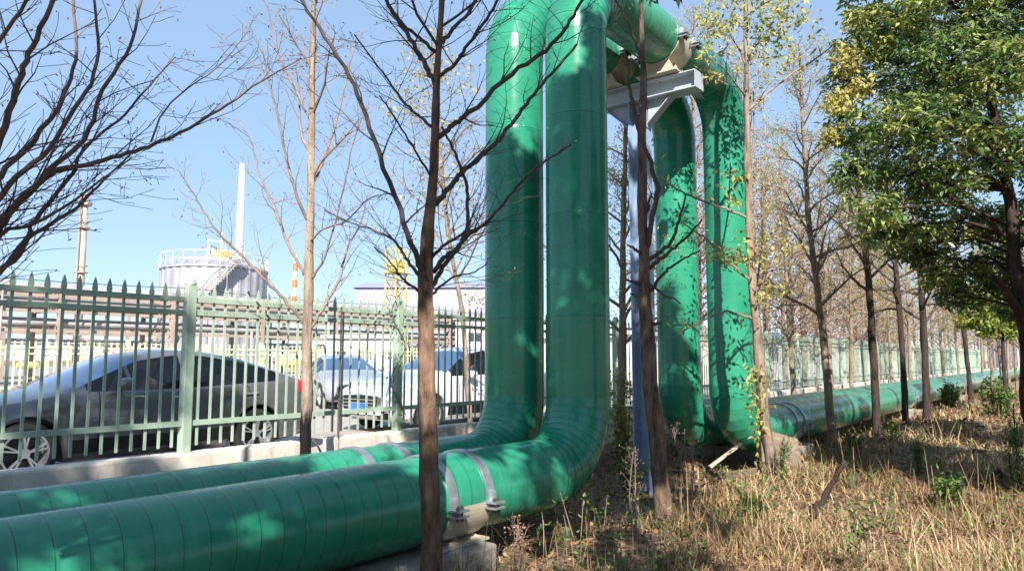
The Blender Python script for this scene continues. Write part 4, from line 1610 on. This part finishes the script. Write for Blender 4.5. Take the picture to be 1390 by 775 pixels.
# --- evergreens
def evergreen(label, base, trunk, blobs, seed, mt, leaf=(.1, .036), group=None, bark=None, name='evergreen_tree', limb_from=None, per=9, dens=1.0):
    """blobs: list of (centre, radius, number of leaf sprays)"""
    rng = random.Random(seed)
    rs_ = np.random.RandomState(seed)
    root = empty(name, base, label, 'tree', group)
    tp = [p - base for p, r in trunk]
    mb, P, R = lumpy_trunk(tp, [r for p, r in trunk], rng, 12)
    mb.build('trunk', bark or M['bark_dark'], root, True)
    br = MB()
    pts, tint = [], []
    for c, rad, q in blobs:
        c = c - base
        # limb from the nearest trunk point below the clump
        best = min(P, key=lambda p: (p - c).length + max(0, p.z - c.z + .2) * 3)
        mid = best.lerp(c, .5) + rvec(rng) * .15 + Vector((0, 0, .1))
        cp, cr = catmull([best, mid, c], [min(.045, rad * .09), min(.03, rad * .06), min(.012, rad * .03)], 4)
        br.tube(cp, cr, 5)
        q = int(q * dens)
        tone = rng.uniform(-.12, .12)
        for k in range(q):
            d = rvec(rng)
            rr = rad * rng.uniform(.45, 1.0) ** .6 * (1 + .18 * math.sin(5 * d.x + 3 * d.y + seed))
            p = c + Vector((d.x * rr, d.y * rr, d.z * rr * .8))
            pts.append(p)
            tint.append(rng.betavariate(2.2, 2.2) + tone)
            if k % 4 == 0:
                m_ = c.lerp(p, .5) + rvec(rng) * .06
                br.tube([c.lerp(p, .05), m_, p], [.009, .006, .003], 3, cap=False)
    br.build('branches', bark or M['bark_dark'], root, True)
    # sprays: leaves radiating and drooping from every twig end
    Pn = np.repeat(np.array([tuple(p) for p in pts]), per, 0)
    n = len(Pn)
    tn = np.clip(np.repeat(np.array(tint), per) + rs_.normal(0, .1, n), 0, 1)
    out = rs_.normal(0, 1, (n, 3))
    out[:, 2] = rs_.uniform(-.9, .45, n)
    out /= np.linalg.norm(out, axis=1)[:, None]
    st = Pn + out * rs_.uniform(.0, .06, (n, 1)) + rs_.normal(0, .015, (n, 3))
    S = np.cross(out, np.array([0, 0, 1.0]) + rs_.normal(0, .45, (n, 3)))
    S /= np.linalg.norm(S, axis=1)[:, None]
    Nn = np.cross(S, out)
    L = leaf[0] * rs_.uniform(.5, 1.3, (n, 1))
    Wd = leaf[1] * rs_.uniform(.6, 1.3, (n, 1))
    b = st + out * L * .5 + S * Wd * .5 + Nn * Wd * .18
    c = st + out * L - np.array([0, 0, 1.0]) * L * .18
    d = st + out * L * .5 - S * Wd * .5 + Nn * Wd * .18
    Vv = np.stack([st, b, c, d], 1).reshape(-1, 3)
    I_ = np.arange(n) * 4
    Ff = np.concatenate([np.stack([I_, I_ + 1, I_ + 2], 1), np.stack([I_, I_ + 2, I_ + 3], 1)])
    np_mesh('crown', Vv, Ff, mt, root, np.concatenate([tn, tn]))
    return root


# right-hand evergreen
rg = random.Random(4)
blobs = []
for px, py, pr, D in [(1172, 55, 42, 9.5), (1150, 110, 34, 9.8), (1150, 175, 36, 9.4), (1165, 235, 38, 9.2), (1190, 285, 34, 9.0), (1215, 20, 60, 9), (1290, 0, 70, 8.8), (1365, 10, 70, 8.6),
                      (1225, 90, 56, 9.2), (1290, 85, 60, 8.6), (1360, 95, 55, 8.2), (1225, 165, 55, 8.8), (1285, 170, 55, 8.5), (1345, 190, 45, 9.4), (1225, 240, 50, 9.2), (1285, 250, 48, 9), (1245, 305, 36, 9.4),
                      (1300, 310, 42, 9.8), (1340, 300, 40, 10.2), (1390, 200, 60, 8.8), (1400, 300, 55, 9.4), (1310, 365, 30, 10.2), (1350, 355, 34, 10.6), (1385, 370, 36, 10.2), (1265, 345, 26, 10),
                      (1180, -40, 55, 9.2), (1260, -80, 70, 9), (1350, -90, 80, 8.8), (1440, -40, 90, 8.6), (1450, 80, 80, 8.6), (1460, 200, 80, 9), (1460, 310, 60, 9.2), (1300, -170, 90, 9), (1400, -180, 90, 9),
                      (1330, 140, 60, 11), (1260, 130, 60, 11), (1210, 200, 50, 11), (1300, 230, 60, 11.2), (1380, 60, 60, 11), (1240, 40, 60, 11), (1380, 420, 22, 9.8), (1230, 335, 26, 10), (1295, 400, 24, 10.2), (1340, 395, 26, 10.4), (1270, 375, 20, 10), (1395, 395, 26, 10), (1200, 320, 22, 9.6)]:
    rad = pr * D / 1000
    blobs.append((at(px, py, D), rad, int(16 + 210 * rad * rad + 70 * rad)))
bx = at(1402, 487, 9.0)
base = Vector((bx.x, bx.y, 0))
trunk = [(base + Vector((0, 0, -.05)), .15), (at(1400, 560, 9), .13), (at(1394, 450, 9), .12), (at(1380, 370, 9), .1), (at(1370, 270, 9), .095), (at(1352, 180, 9), .08), (at(1340, 90, 9), .06), (at(1325, -30, 9), .04), (at(1315, -150, 9), .02)]
re = evergreen('large dark evergreen filling the upper right corner', base, trunk, blobs, 14, M['leaf_ever'], (.105, .042))
yb = [(at(x, y, 9.3), r * .0093, q) for x, y, r, q in ((1165, 25, 24, 26), (1150, 80, 24, 30), (1135, 140, 20, 26), (1165, 120, 20, 22), (1130, 180, 14, 14), (1200, 60, 18, 14))]
ys = []
rgy = random.Random(3)
for c, r, q in yb:
    for _ in range(q * 9):
        ys.append(c - base + rvec(rgy) * r * rgy.random() ** .4)
leaves('yellowed_leaves', ys, M['leaf_yellow'], re, np.random.RandomState(4), .1, .042, 1, .03, .6, (.15, .75))
s = MB()
for pl, w0, w1 in (([(1394, 442), (1378, 415), (1362, 390), (1346, 372)], 15, 6), ([(1376, 330), (1330, 290), (1280, 262), (1235, 240)], 7, 3), ([(1366, 250), (1340, 215), (1300, 195), (1250, 180)], 6, 2.5), ([(1384, 400), (1400, 340), (1420, 280)], 9, 5), ([(1352, 180), (1325, 150), (1300, 110), (1290, 60)], 7, 3)):
    p_, r_ = traced(pl, 9.0, w0, w1, -.3)
    cp, cr = catmull([p - base for p in p_], r_, 5)
    s.tube(cp, cr, 8)
s.build('limb', M['bark_dark'], re, True)

# yellow-green crown farther back
blobs = [(at(x, y, D), r * D / 1000, q) for x, y, r, D, q in ((1325, 420, 22, 21, 90), (1350, 410, 24, 21, 110), (1372, 425, 22, 21.5, 100), (1340, 440, 20, 20.5, 80), (1365, 445, 16, 21, 60), (1310, 435, 12, 21, 40), (1395, 420, 24, 22, 90), (1420, 430, 25, 22, 90))]
bx = at(1362, 487, 21); base = Vector((bx.x, bx.y, 0))
evergreen('smaller yellow-green crown low at the right, behind the dark evergreen', base, [(base, .08), (at(1362, 480, 21), .07), (at(1360, 410, 21), .03)], blobs, 15, M['leaf_yellowgreen'], (.16, .07), per=8)

# evergreens standing behind and beside the camera; their crowns shade the near pipes
def shade_tree(label, bx, by, c, rx, rz_, n_blob, seed, q=70, extra=()):
    rg = random.Random(seed)
    base = Vector((bx, by, 0))
    cz = Vector(c)
    bl = []
    for k in range(n_blob):
        d = rvec(rg)
        f = rg.uniform(.35, 1) ** .5
        bl.append((cz + Vector((d.x * rx * f, d.y * rx * f, d.z * rz_ * f)), rg.uniform(.17, .27), q))
    bl += list(extra)
    top = cz + Vector((0, 0, rz_ * .8))
    tr = [(base, .17), (base.lerp(top, .25) + Vector((.05, .03, 0)), .14), (base.lerp(top, .55), .1), (base.lerp(top, .8), .07), (top, .03)]
    return evergreen(label, base, tr, bl, seed, M['leaf_shade'], (.15, .07), 'evergreens beside the path behind the viewpoint', per=8)


hang = [(at(880, -125, 4.1), .16, 20), (at(925, -130, 4.4), .18, 20), (at(900, -180, 4.1), .3, 50)]
lobe = []
rg = random.Random(5)
for k in range(90):
    d = rvec(rg)
    lobe.append((Vector((1.45 + d.x * .9, -1.5 + d.y * 1.1, 9.7 + d.z * 2.1)), rg.uniform(.13, .22), 14))
for k in range(34):
    d = rvec(rg)
    lobe.append((Vector((-.7 + d.x * 2.0, -1.4 + d.y * 1.2, 6.3 + d.z * 1.3)), rg.uniform(.12, .2), 14))
e1 = shade_tree('evergreen behind the viewpoint whose leafy twig hangs over the top of the column trunk', -.9, -1.9, (-.4, -1.4, 8.75), 2.1, 2.0, 135, 71, q=30, extra=hang + lobe)
hb = Vector((-.9, -1.9, 0))
hp, hs = [], MB()
rg = random.Random(19)
for x0, x1, y1 in ((885, 878, 14), (905, 918, 12), (895, 900, 4), (925, 932, 2)):
    c_ = [at(900, -125, 4.2) - hb, at(x0, -60, 4.2) - hb, at(x1, y1 - 12, 4.2) - hb]
    cp, cr = catmull(c_, [.009, .006, .003], 5)
    hs.tube(cp, cr, 5)
    for q in range(15):
        hp.append(cp[-1].lerp(cp[-6], rg.random()) + rvec(rg) * .035)
hs.build('hanging_twig', M['bark_dark'], e1)
leaves('hanging_leaves', hp, M['leaf_ever'], e1, np.random.RandomState(2), .07, .026, 2, .012, 1.2)
shade_tree('evergreen behind the viewpoint shading the near pipe runs', -4.6, -2.0, (-4.75, -1.4, 5.9), 2.2, 2.5, 145, 72, q=30)
shade_tree('evergreen farther left behind the viewpoint shading the fence by the sedan', -9.0, -1.6, (-8.4, -1.1, 9.3), 2.4, 4.4, 180, 73, q=26)
shade_tree('evergreen beside the path right of the view, nearer the viewpoint', 8.4, -2.9, (8.0, -2.3, 4.5), 1.9, 1.5, 130, 74, q=14)
e5 = shade_tree('evergreen beside the path right of the view, farther from the viewpoint', 14.2, -2.6, (13.8, -2.0, 4.7), 2.2, 1.6, 150, 75, q=14)
for i, (x, y, k) in enumerate(((-13, -8.2, 1), (-8, -9, .95), (-2.5, -8.6, 1.05), (3, -9, 1), (8.5, -8.5, .95), (14, -8.8, 1), (20, -8.3, 1.05), (27, -8.6, 1))):  # row added out of view to block low sky and darken pipe reflections
    c = copy_tree(e5)
    c.location = (x, y, 0); c.scale = (k * 1.15, k * 1.15, k); c.rotation_euler = (0, 0, i * 1.3)
    c['label'] = '%s added evergreen in an unseen row behind the viewpoint that darkens the low sky' % ('first', 'second', 'third', 'fourth', 'fifth', 'sixth', 'seventh', 'eighth')[i]

# ------------------------------------------------------------------ undergrowth
rsg = np.random.RandomState(33)


def scatter(n, rmin, rmax, a0, a1, power=1.0):
    u = rsg.uniform(0, 1, n)
    r = rmin * (rmax / rmin) ** (u ** power)
    a = rsg.uniform(RAD(a0), RAD(a1), n)
    X, Y = r * np.cos(a), r * np.sin(a)
    return X, Y, r


def blades(name, n, mt, L, Wd, lean, rmin, rmax, a0, a1, label, cat, clump=.0, keep=None, var=(0, 1), power=1.0, tint_noise=True, kind='stuff', sz=1.0):
    X, Y, r = scatter(n, rmin, rmax, a0, a1, power)
    ok = (Y < 6.4) & (r > rmin)
    ok &= ~((X > 2.9) & (X < 5.05) & (Y > 3.9) & (Y < 6.1))
    ok &= ~((np.abs(X - 5.35) < .45) & (np.abs(Y - 3.95) < .4) & (rsg.uniform(0, 1, n) < .9))
    pt = .5 + .25 * np.sin(X * 2.1 + 1.3 * np.sin(Y * 1.9)) + .25 * np.sin(Y * 2.7 + 1.1 * np.sin(X * 1.3))
    pt2 = .5 + .5 * np.sin(X * .9 + 2 * np.sin(Y * .8 + 1))
    if clump > 0:
        ok &= rsg.uniform(0, 1, n) < (1 - clump) + clump * (pt > .5) * 1.0
    if keep is not None:
        ok &= keep(X, Y)
    X, Y, r, pt, pt2 = X[ok], Y[ok], r[ok], pt[ok], pt2[ok]
    n = len(X)
    Z = gz(X, Y)
    ls = L * rsg.uniform(.5, 1.3, n) * (.75 + .5 * pt) * sz
    ws = Wd * rsg.uniform(.6, 1.3, n) * np.clip(r / 6, 1, 5)
    t = rsg.uniform(0, 2 * PI, n)
    le = np.clip(rsg.normal(lean, .35, n), 0, 1.5)
    dx, dy = np.cos(t), np.sin(t)
    sx, sy = -dy, dx
    base = np.stack([X, Y, Z - .01], 1)
    out = np.stack([dx, dy, np.zeros(n)], 1)
    up_ = np.array([0, 0, 1.0])
    side = np.stack([sx, sy, np.zeros(n)], 1)
    p1 = base + out * (ls * .45 * np.sin(le * .6))[:, None] + up_ * (ls * .45 * np.cos(le * .6))[:, None]
    p2 = p1 + out * (ls * .6 * np.sin(le * 1.25))[:, None] + up_ * (ls * .6 * np.cos(le * 1.25))[:, None]
    p2[:, 2] = np.maximum(p2[:, 2], Z + .015)
    w3 = (ws / 2)[:, None]
    Vv = np.stack([base - side * w3, base + side * w3, p1 + side * w3 * .9, p1 - side * w3 * .9, p2 + side * w3 * .25, p2 - side * w3 * .25], 1).reshape(-1, 3)
    I_ = np.arange(n) * 6
    Ff = np.concatenate([np.stack([I_, I_ + 1, I_ + 2, I_ + 3], 1), np.stack([I_ + 3, I_ + 2, I_ + 4, I_ + 5], 1)])
    vr = np.clip(rsg.uniform(var[0], var[1], n) * .65 + .35 * pt2 * (var[1] - var[0]) + .0, 0, 1)
    o = np_mesh(name, Vv, Ff, mt, None, np.concatenate([vr, vr]))
    return tag(o, label, cat, None, kind)


A0, A1 = -42, 62
def under(X, Y):      # bare soil: under the loop, the spoil heap and beside the plinth
    e = ((X - 5.2) / 1.15) ** 2 + ((Y - 3.35) / .75) ** 2
    return (e > 1) & ~((Y > 3.7) & (X < 13) & (rsg.uniform(0, 1, len(X)) < .8))


blades('dry_grass', 260000, M['straw'], .21, .007, 1.15, 2.6, 48, A0, A1, 'matted dry straw coloured grass under the trees', 'grass', clump=.6, power=.9, keep=under)
blades('tall_dry_grass', 9000, M['straw'], .42, .006, .5, 3.5, 50, A0, 40, 'taller upright dry stalks among the grass', 'grass', clump=.8, keep=lambda X, Y: under(X, Y) & ((Y < 3.3) | (X > 12)), var=(.1, 1))
blades('green_grass', 34000, M['weed'], .2, .009, .6, 3, 50, A0, 60, 'thin green grass tufts among the dry grass', 'grass', clump=.9, keep=under)
# leaf litter
X, Y, r = scatter(150000, 2.6, 40, A0, A1)
ok = (Y < 6.5) & ~((X > 2.9) & (X < 5.05) & (Y > 3.9) & (Y < 6.1))
X, Y = X[ok], Y[ok]
P = np.stack([X, Y, gz(X, Y) + .012], 1)
n = len(P)
D = rsg.normal(0, 1, (n, 3)); D[:, 2] *= .25; D /= np.linalg.norm(D, axis=1)[:, None]
S = np.cross(D, np.array([0, 0, 1.0]) + rsg.normal(0, .3, (n, 3))); S /= np.linalg.norm(S, axis=1)[:, None]
L = rsg.uniform(.03, .075, (n, 1)) * np.clip(np.hypot(X, Y) / 8, 1, 3)[:, None]
Vv = np.stack([P, P + D * L * .5 + S * L * .25, P + D * L, P + D * L * .5 - S * L * .25], 1)
Vv[:, :, 2] = np.maximum(Vv[:, :, 2], (P[:, 2] - .004)[:, None])
I_ = np.arange(n) * 4
Ff = np.stack([I_, I_ + 1, I_ + 2, I_ + 3], 1)
tag(np_mesh('leaf_litter', Vv.reshape(-1, 3), Ff, M['litter'], None, rsg.uniform(0, 1, n)), 'brown fallen leaves scattered on the soil', 'leaf litter', None, 'stuff')

# broad leaved low weeds
X, Y, r = scatter(3000, 3.2, 45, A0, 60)
ok = (Y < 6.3) & (np.sin(X * 1.7 + 2 * np.sin(Y * 1.2)) > .1) & ~((X > 2.7) & (X < 5.9) & (Y > 3.2) & (Y < 6.1))
pts, base_pts = [], []
sb = MB()
rg = random.Random(2)
for x, y, rr in zip(X[ok], Y[ok], r[ok]):
    z = float(gz(x, y))
    h = rg.uniform(.1, .42)
    tip = Vector((x + rg.uniform(-.1, .1), y + rg.uniform(-.1, .1), z + h))
    sb.tube([Vector((x, y, z - .02)), tip], [.004, .002], 3, cap=False)
    for q in range(rg.randint(7, 16)):
        pts.append(Vector((x, y, z)).lerp(tip, rg.uniform(.25, 1.05)) + rvec(rg) * .05)
uw = empty('low_weeds', (0, 0, 0), 'low broad leaved green weeds growing through the dry grass', 'weeds')
uw['kind'] = 'stuff'
o = sb.build('stems', M['twig_tan'], uw); o['kind'] = 'stuff'
o = leaves('leaves', pts, M['weed'], uw, rsg, .048, .022, 1, .02, 0); o['kind'] = 'stuff'


# individual plants
def bushy(name, label, px, py_base, D, h, wpx, n_st, mt, twig, nleaf, leaf, seed, cat='shrub', group=None, per=1, lean=(0, 0)):
    rg = random.Random(seed)
    b = at(px, py_base, D)
    b.z = float(gz(b.x, b.y)) - .02
    root = empty(name, b, label, cat, group)
    s = MB()
    tips, pts = [], []
    sp = wpx * D / 2000
    for k in range(n_st):
        t = rg.uniform(0, 6.28)
        e = Vector((math.cos(t) * sp * rg.random() + lean[0], math.sin(t) * sp * rg.random() + lean[1], h * rg.uniform(.55, 1.05)))
        st = Vector((math.cos(t), math.sin(t), 0)) * rg.uniform(0, .06)
        m_ = st.lerp(e, .5) + rvec(rg) * .05
        cp, cr = catmull([st, m_, e], [.009, .006, .003], 4)
        s.tube(cp, cr, 5)
        for q in range(4):
            i = rg.randrange(3, len(cp) - 1)
            grow(s, cp[i], (cp[-1] - cp[0]).normalized() + rvec(rg) * .6, h * .22, .003, rg, 1, tips, .3, 3)
        for q in range(nleaf):
            f = rg.uniform(.15, 1)
            i = min(int(f * (len(cp) - 1)), len(cp) - 2)
            pts.append(cp[i].lerp(cp[i + 1], rg.random()) + rvec(rg) * .03 * rg.random())
    s.build('stem', twig, root, True)
    if nleaf:
        leaves('leaves', pts + [t_[0] for t_ in tips], mt, root, np.random.RandomState(seed), leaf[0], leaf[1], per, .025, 0)
    return root


bushy('shrub', 'yellow-green leafy shrub between the near riser and the steel column', 846, 640, 11.6, 1.55, 34, 12, M['leaf_yellowgreen'], M['twig_tan'], 60, (.08, .04), 201)
bushy('shrub', 'dark green low shrub below the steel column base', 858, 660, 9.9, .5, 60, 12, M['weed'], M['twig_tan'], 26, (.06, .03), 202)
bushy('tall_weed', 'tall feathery green weed at the right edge', 1378, 620, 9.2, 1.05, 10, 3, M['weed'], M['weed'], 70, (.07, .012), 203, 'weed', per=2)
bushy('tall_weed', 'feathery green weed left of the tan trunk, before the pipe strap', 1068, 650, 9.6, .75, 14, 3, M['weed'], M['weed'], 40, (.06, .012), 204, 'weed', per=2)
bushy('tall_weed', 'pale green weed growing among dry grass below the black pair of trunks', 1250, 640, 10.5, .5, 24, 5, M['weed'], M['weed'], 26, (.06, .014), 205, 'weed', per=2)
bushy('dead_shrub', 'leafless tan shrub with curled twigs before the far left elbow', 930, 672, 8.6, .85, 36, 4, M['leaf_brown'], M['twig_tan'], 10, (.03, .015), 206, 'shrub')
bushy('seed_stalk', 'dry brown seed stalk in front of the dark pit beside the near pipe', 703, 795, 5.3, .62, 8, 3, M['leaf_brown'], M['twig_tan'], 60, (.025, .012), 207, 'weed', lean=(0, 0))
bushy('seed_stalk', 'thin dry stalk standing left of the column trunk', 862, 740, 6.4, .75, 8, 2, M['leaf_brown'], M['twig_tan'], 30, (.03, .01), 208, 'weed')
bushy('seed_stalk', 'thin dark stalk with green leaves low in the right foreground', 1166, 790, 5.6, .75, 16, 2, M['weed'], M['twig'], 14, (.06, .03), 209, 'weed')
bushy('shrub', 'low green shrub under the far end of the pipes', 1290, 560, 24, .9, 30, 14, M['weed'], M['twig_tan'], 40, (.12, .06), 210)
bushy('shrub', 'green shrub among the slim trunks at far right', 1355, 560, 21, 1.0, 46, 16, M['weed'], M['twig_tan'], 40, (.12, .06), 211)
for i, (px, py, D, lab) in enumerate(((1215, 600, 14.5, 'leafy tuft under the distant pipes by the black trunks'), (1160, 612, 13, 'leafy tuft at the foot of the pipes right of the tan trunk'), (1020, 700, 7.5, 'leafy tuft in the dry grass below the leaning trunk'), (1290, 690, 8, 'leafy tuft in the middle of the dry grass at right'))):
    bushy('weed_tuft', lab, px, py, D, .38, 40, 9, M['weed'], M['weed'], 16, (.07, .03), 220 + i, 'weed', 'green weed tufts in the dry grass')

# dead sticks and a log
def stick(name, label, pts, D, w0, w1, mt, seed, cat, ntw=0):
    rg = random.Random(seed)
    p_, r_ = traced(pts, D, w0, w1)
    cp, cr = catmull(p_, r_, 4)
    base = p_[0]
    s = MB()
    s.tube([p - base + rvec(rg) * .008 for p in cp], [r * rg.uniform(.85, 1.2) for r in cr], 8)
    for k in range(ntw):
        i = rg.randrange(2, len(cp) - 1)
        grow(s, cp[i] - base, rvec(rg) + Vector((0, 0, .4)), .25, .005, rg, 1, [], .2, 3)
    o = s.build(name, mt, smooth=True)
    o.location = base
    return tag(o, label, cat)


stick('dead_branch', 'dark dead branch leaning up out of the grass, centre right', [(1104, 702), (1120, 672), (1134, 648), (1147, 624)], 7.6, 9, 6, M['bark_dark'], 1, 'branch', 7)
stick('dead_branch', 'short rotten log lying in the grass at the right edge', [(1332, 672), (1345, 655), (1358, 640)], 9.4, 13, 10, M['bark_dark'], 2, 'branch')
stick('dead_branch', 'thin dead twig leaning against the low wall in the gap before its short sunlit length', [(425, 595), (434, 610), (447, 640)], 8.1, 2, 3, M['twig'], 3, 'branch')

rb = MB()
q0 = at(549, 311, 5.1); q1 = at(558, 324, 5.1); q2 = at(560, 338, 5.1)
rb.bar(q0, q1, .045, .004); rb.bar(q1, q2, .03, .004, (1, 0, 0))
tag(rb.build('ribbon', M['redplastic']), 'small red plastic ribbon caught on a limb left of the main trunk', 'ribbon')

# creeper on the fence post
rg = random.Random(55)
s = MB()
fx = 3.73 + PITCHX - 0.06
cp = []
for k in range(30):
    t = k / 29
    cp.append(Vector((fx + .09 * math.sin(t * 13), FY - .07 - .03 * math.cos(t * 11), .74 + 1.7 * t)))
root = empty('creeper', cp[0], 'thin leafy creeper climbing the second fence post, left of the main trunk', 'creeper')
s.tube([p - cp[0] for p in cp], .005, 4)
s.build('stem', M['twig'], root)
leaves('leaves', [p - cp[0] + rvec(rg) * .06 for p in cp for _ in range(6)], M['weed'], root, np.random.RandomState(6), .035, .022, 1, .02, 0)
# bare pole standing at the fence, left of the creeper
s = MB()
b = at(459, 585, 8.45)
s.tube([(0, 0, 0), (.01, 0, 1.9)], [.016, .012], 6)
o = s.build('garden_cane', M['twig'])
o.location = (b.x, b.y, .3)
tag(o, 'thin dark upright cane against the fence above the gap in the wall', 'cane')
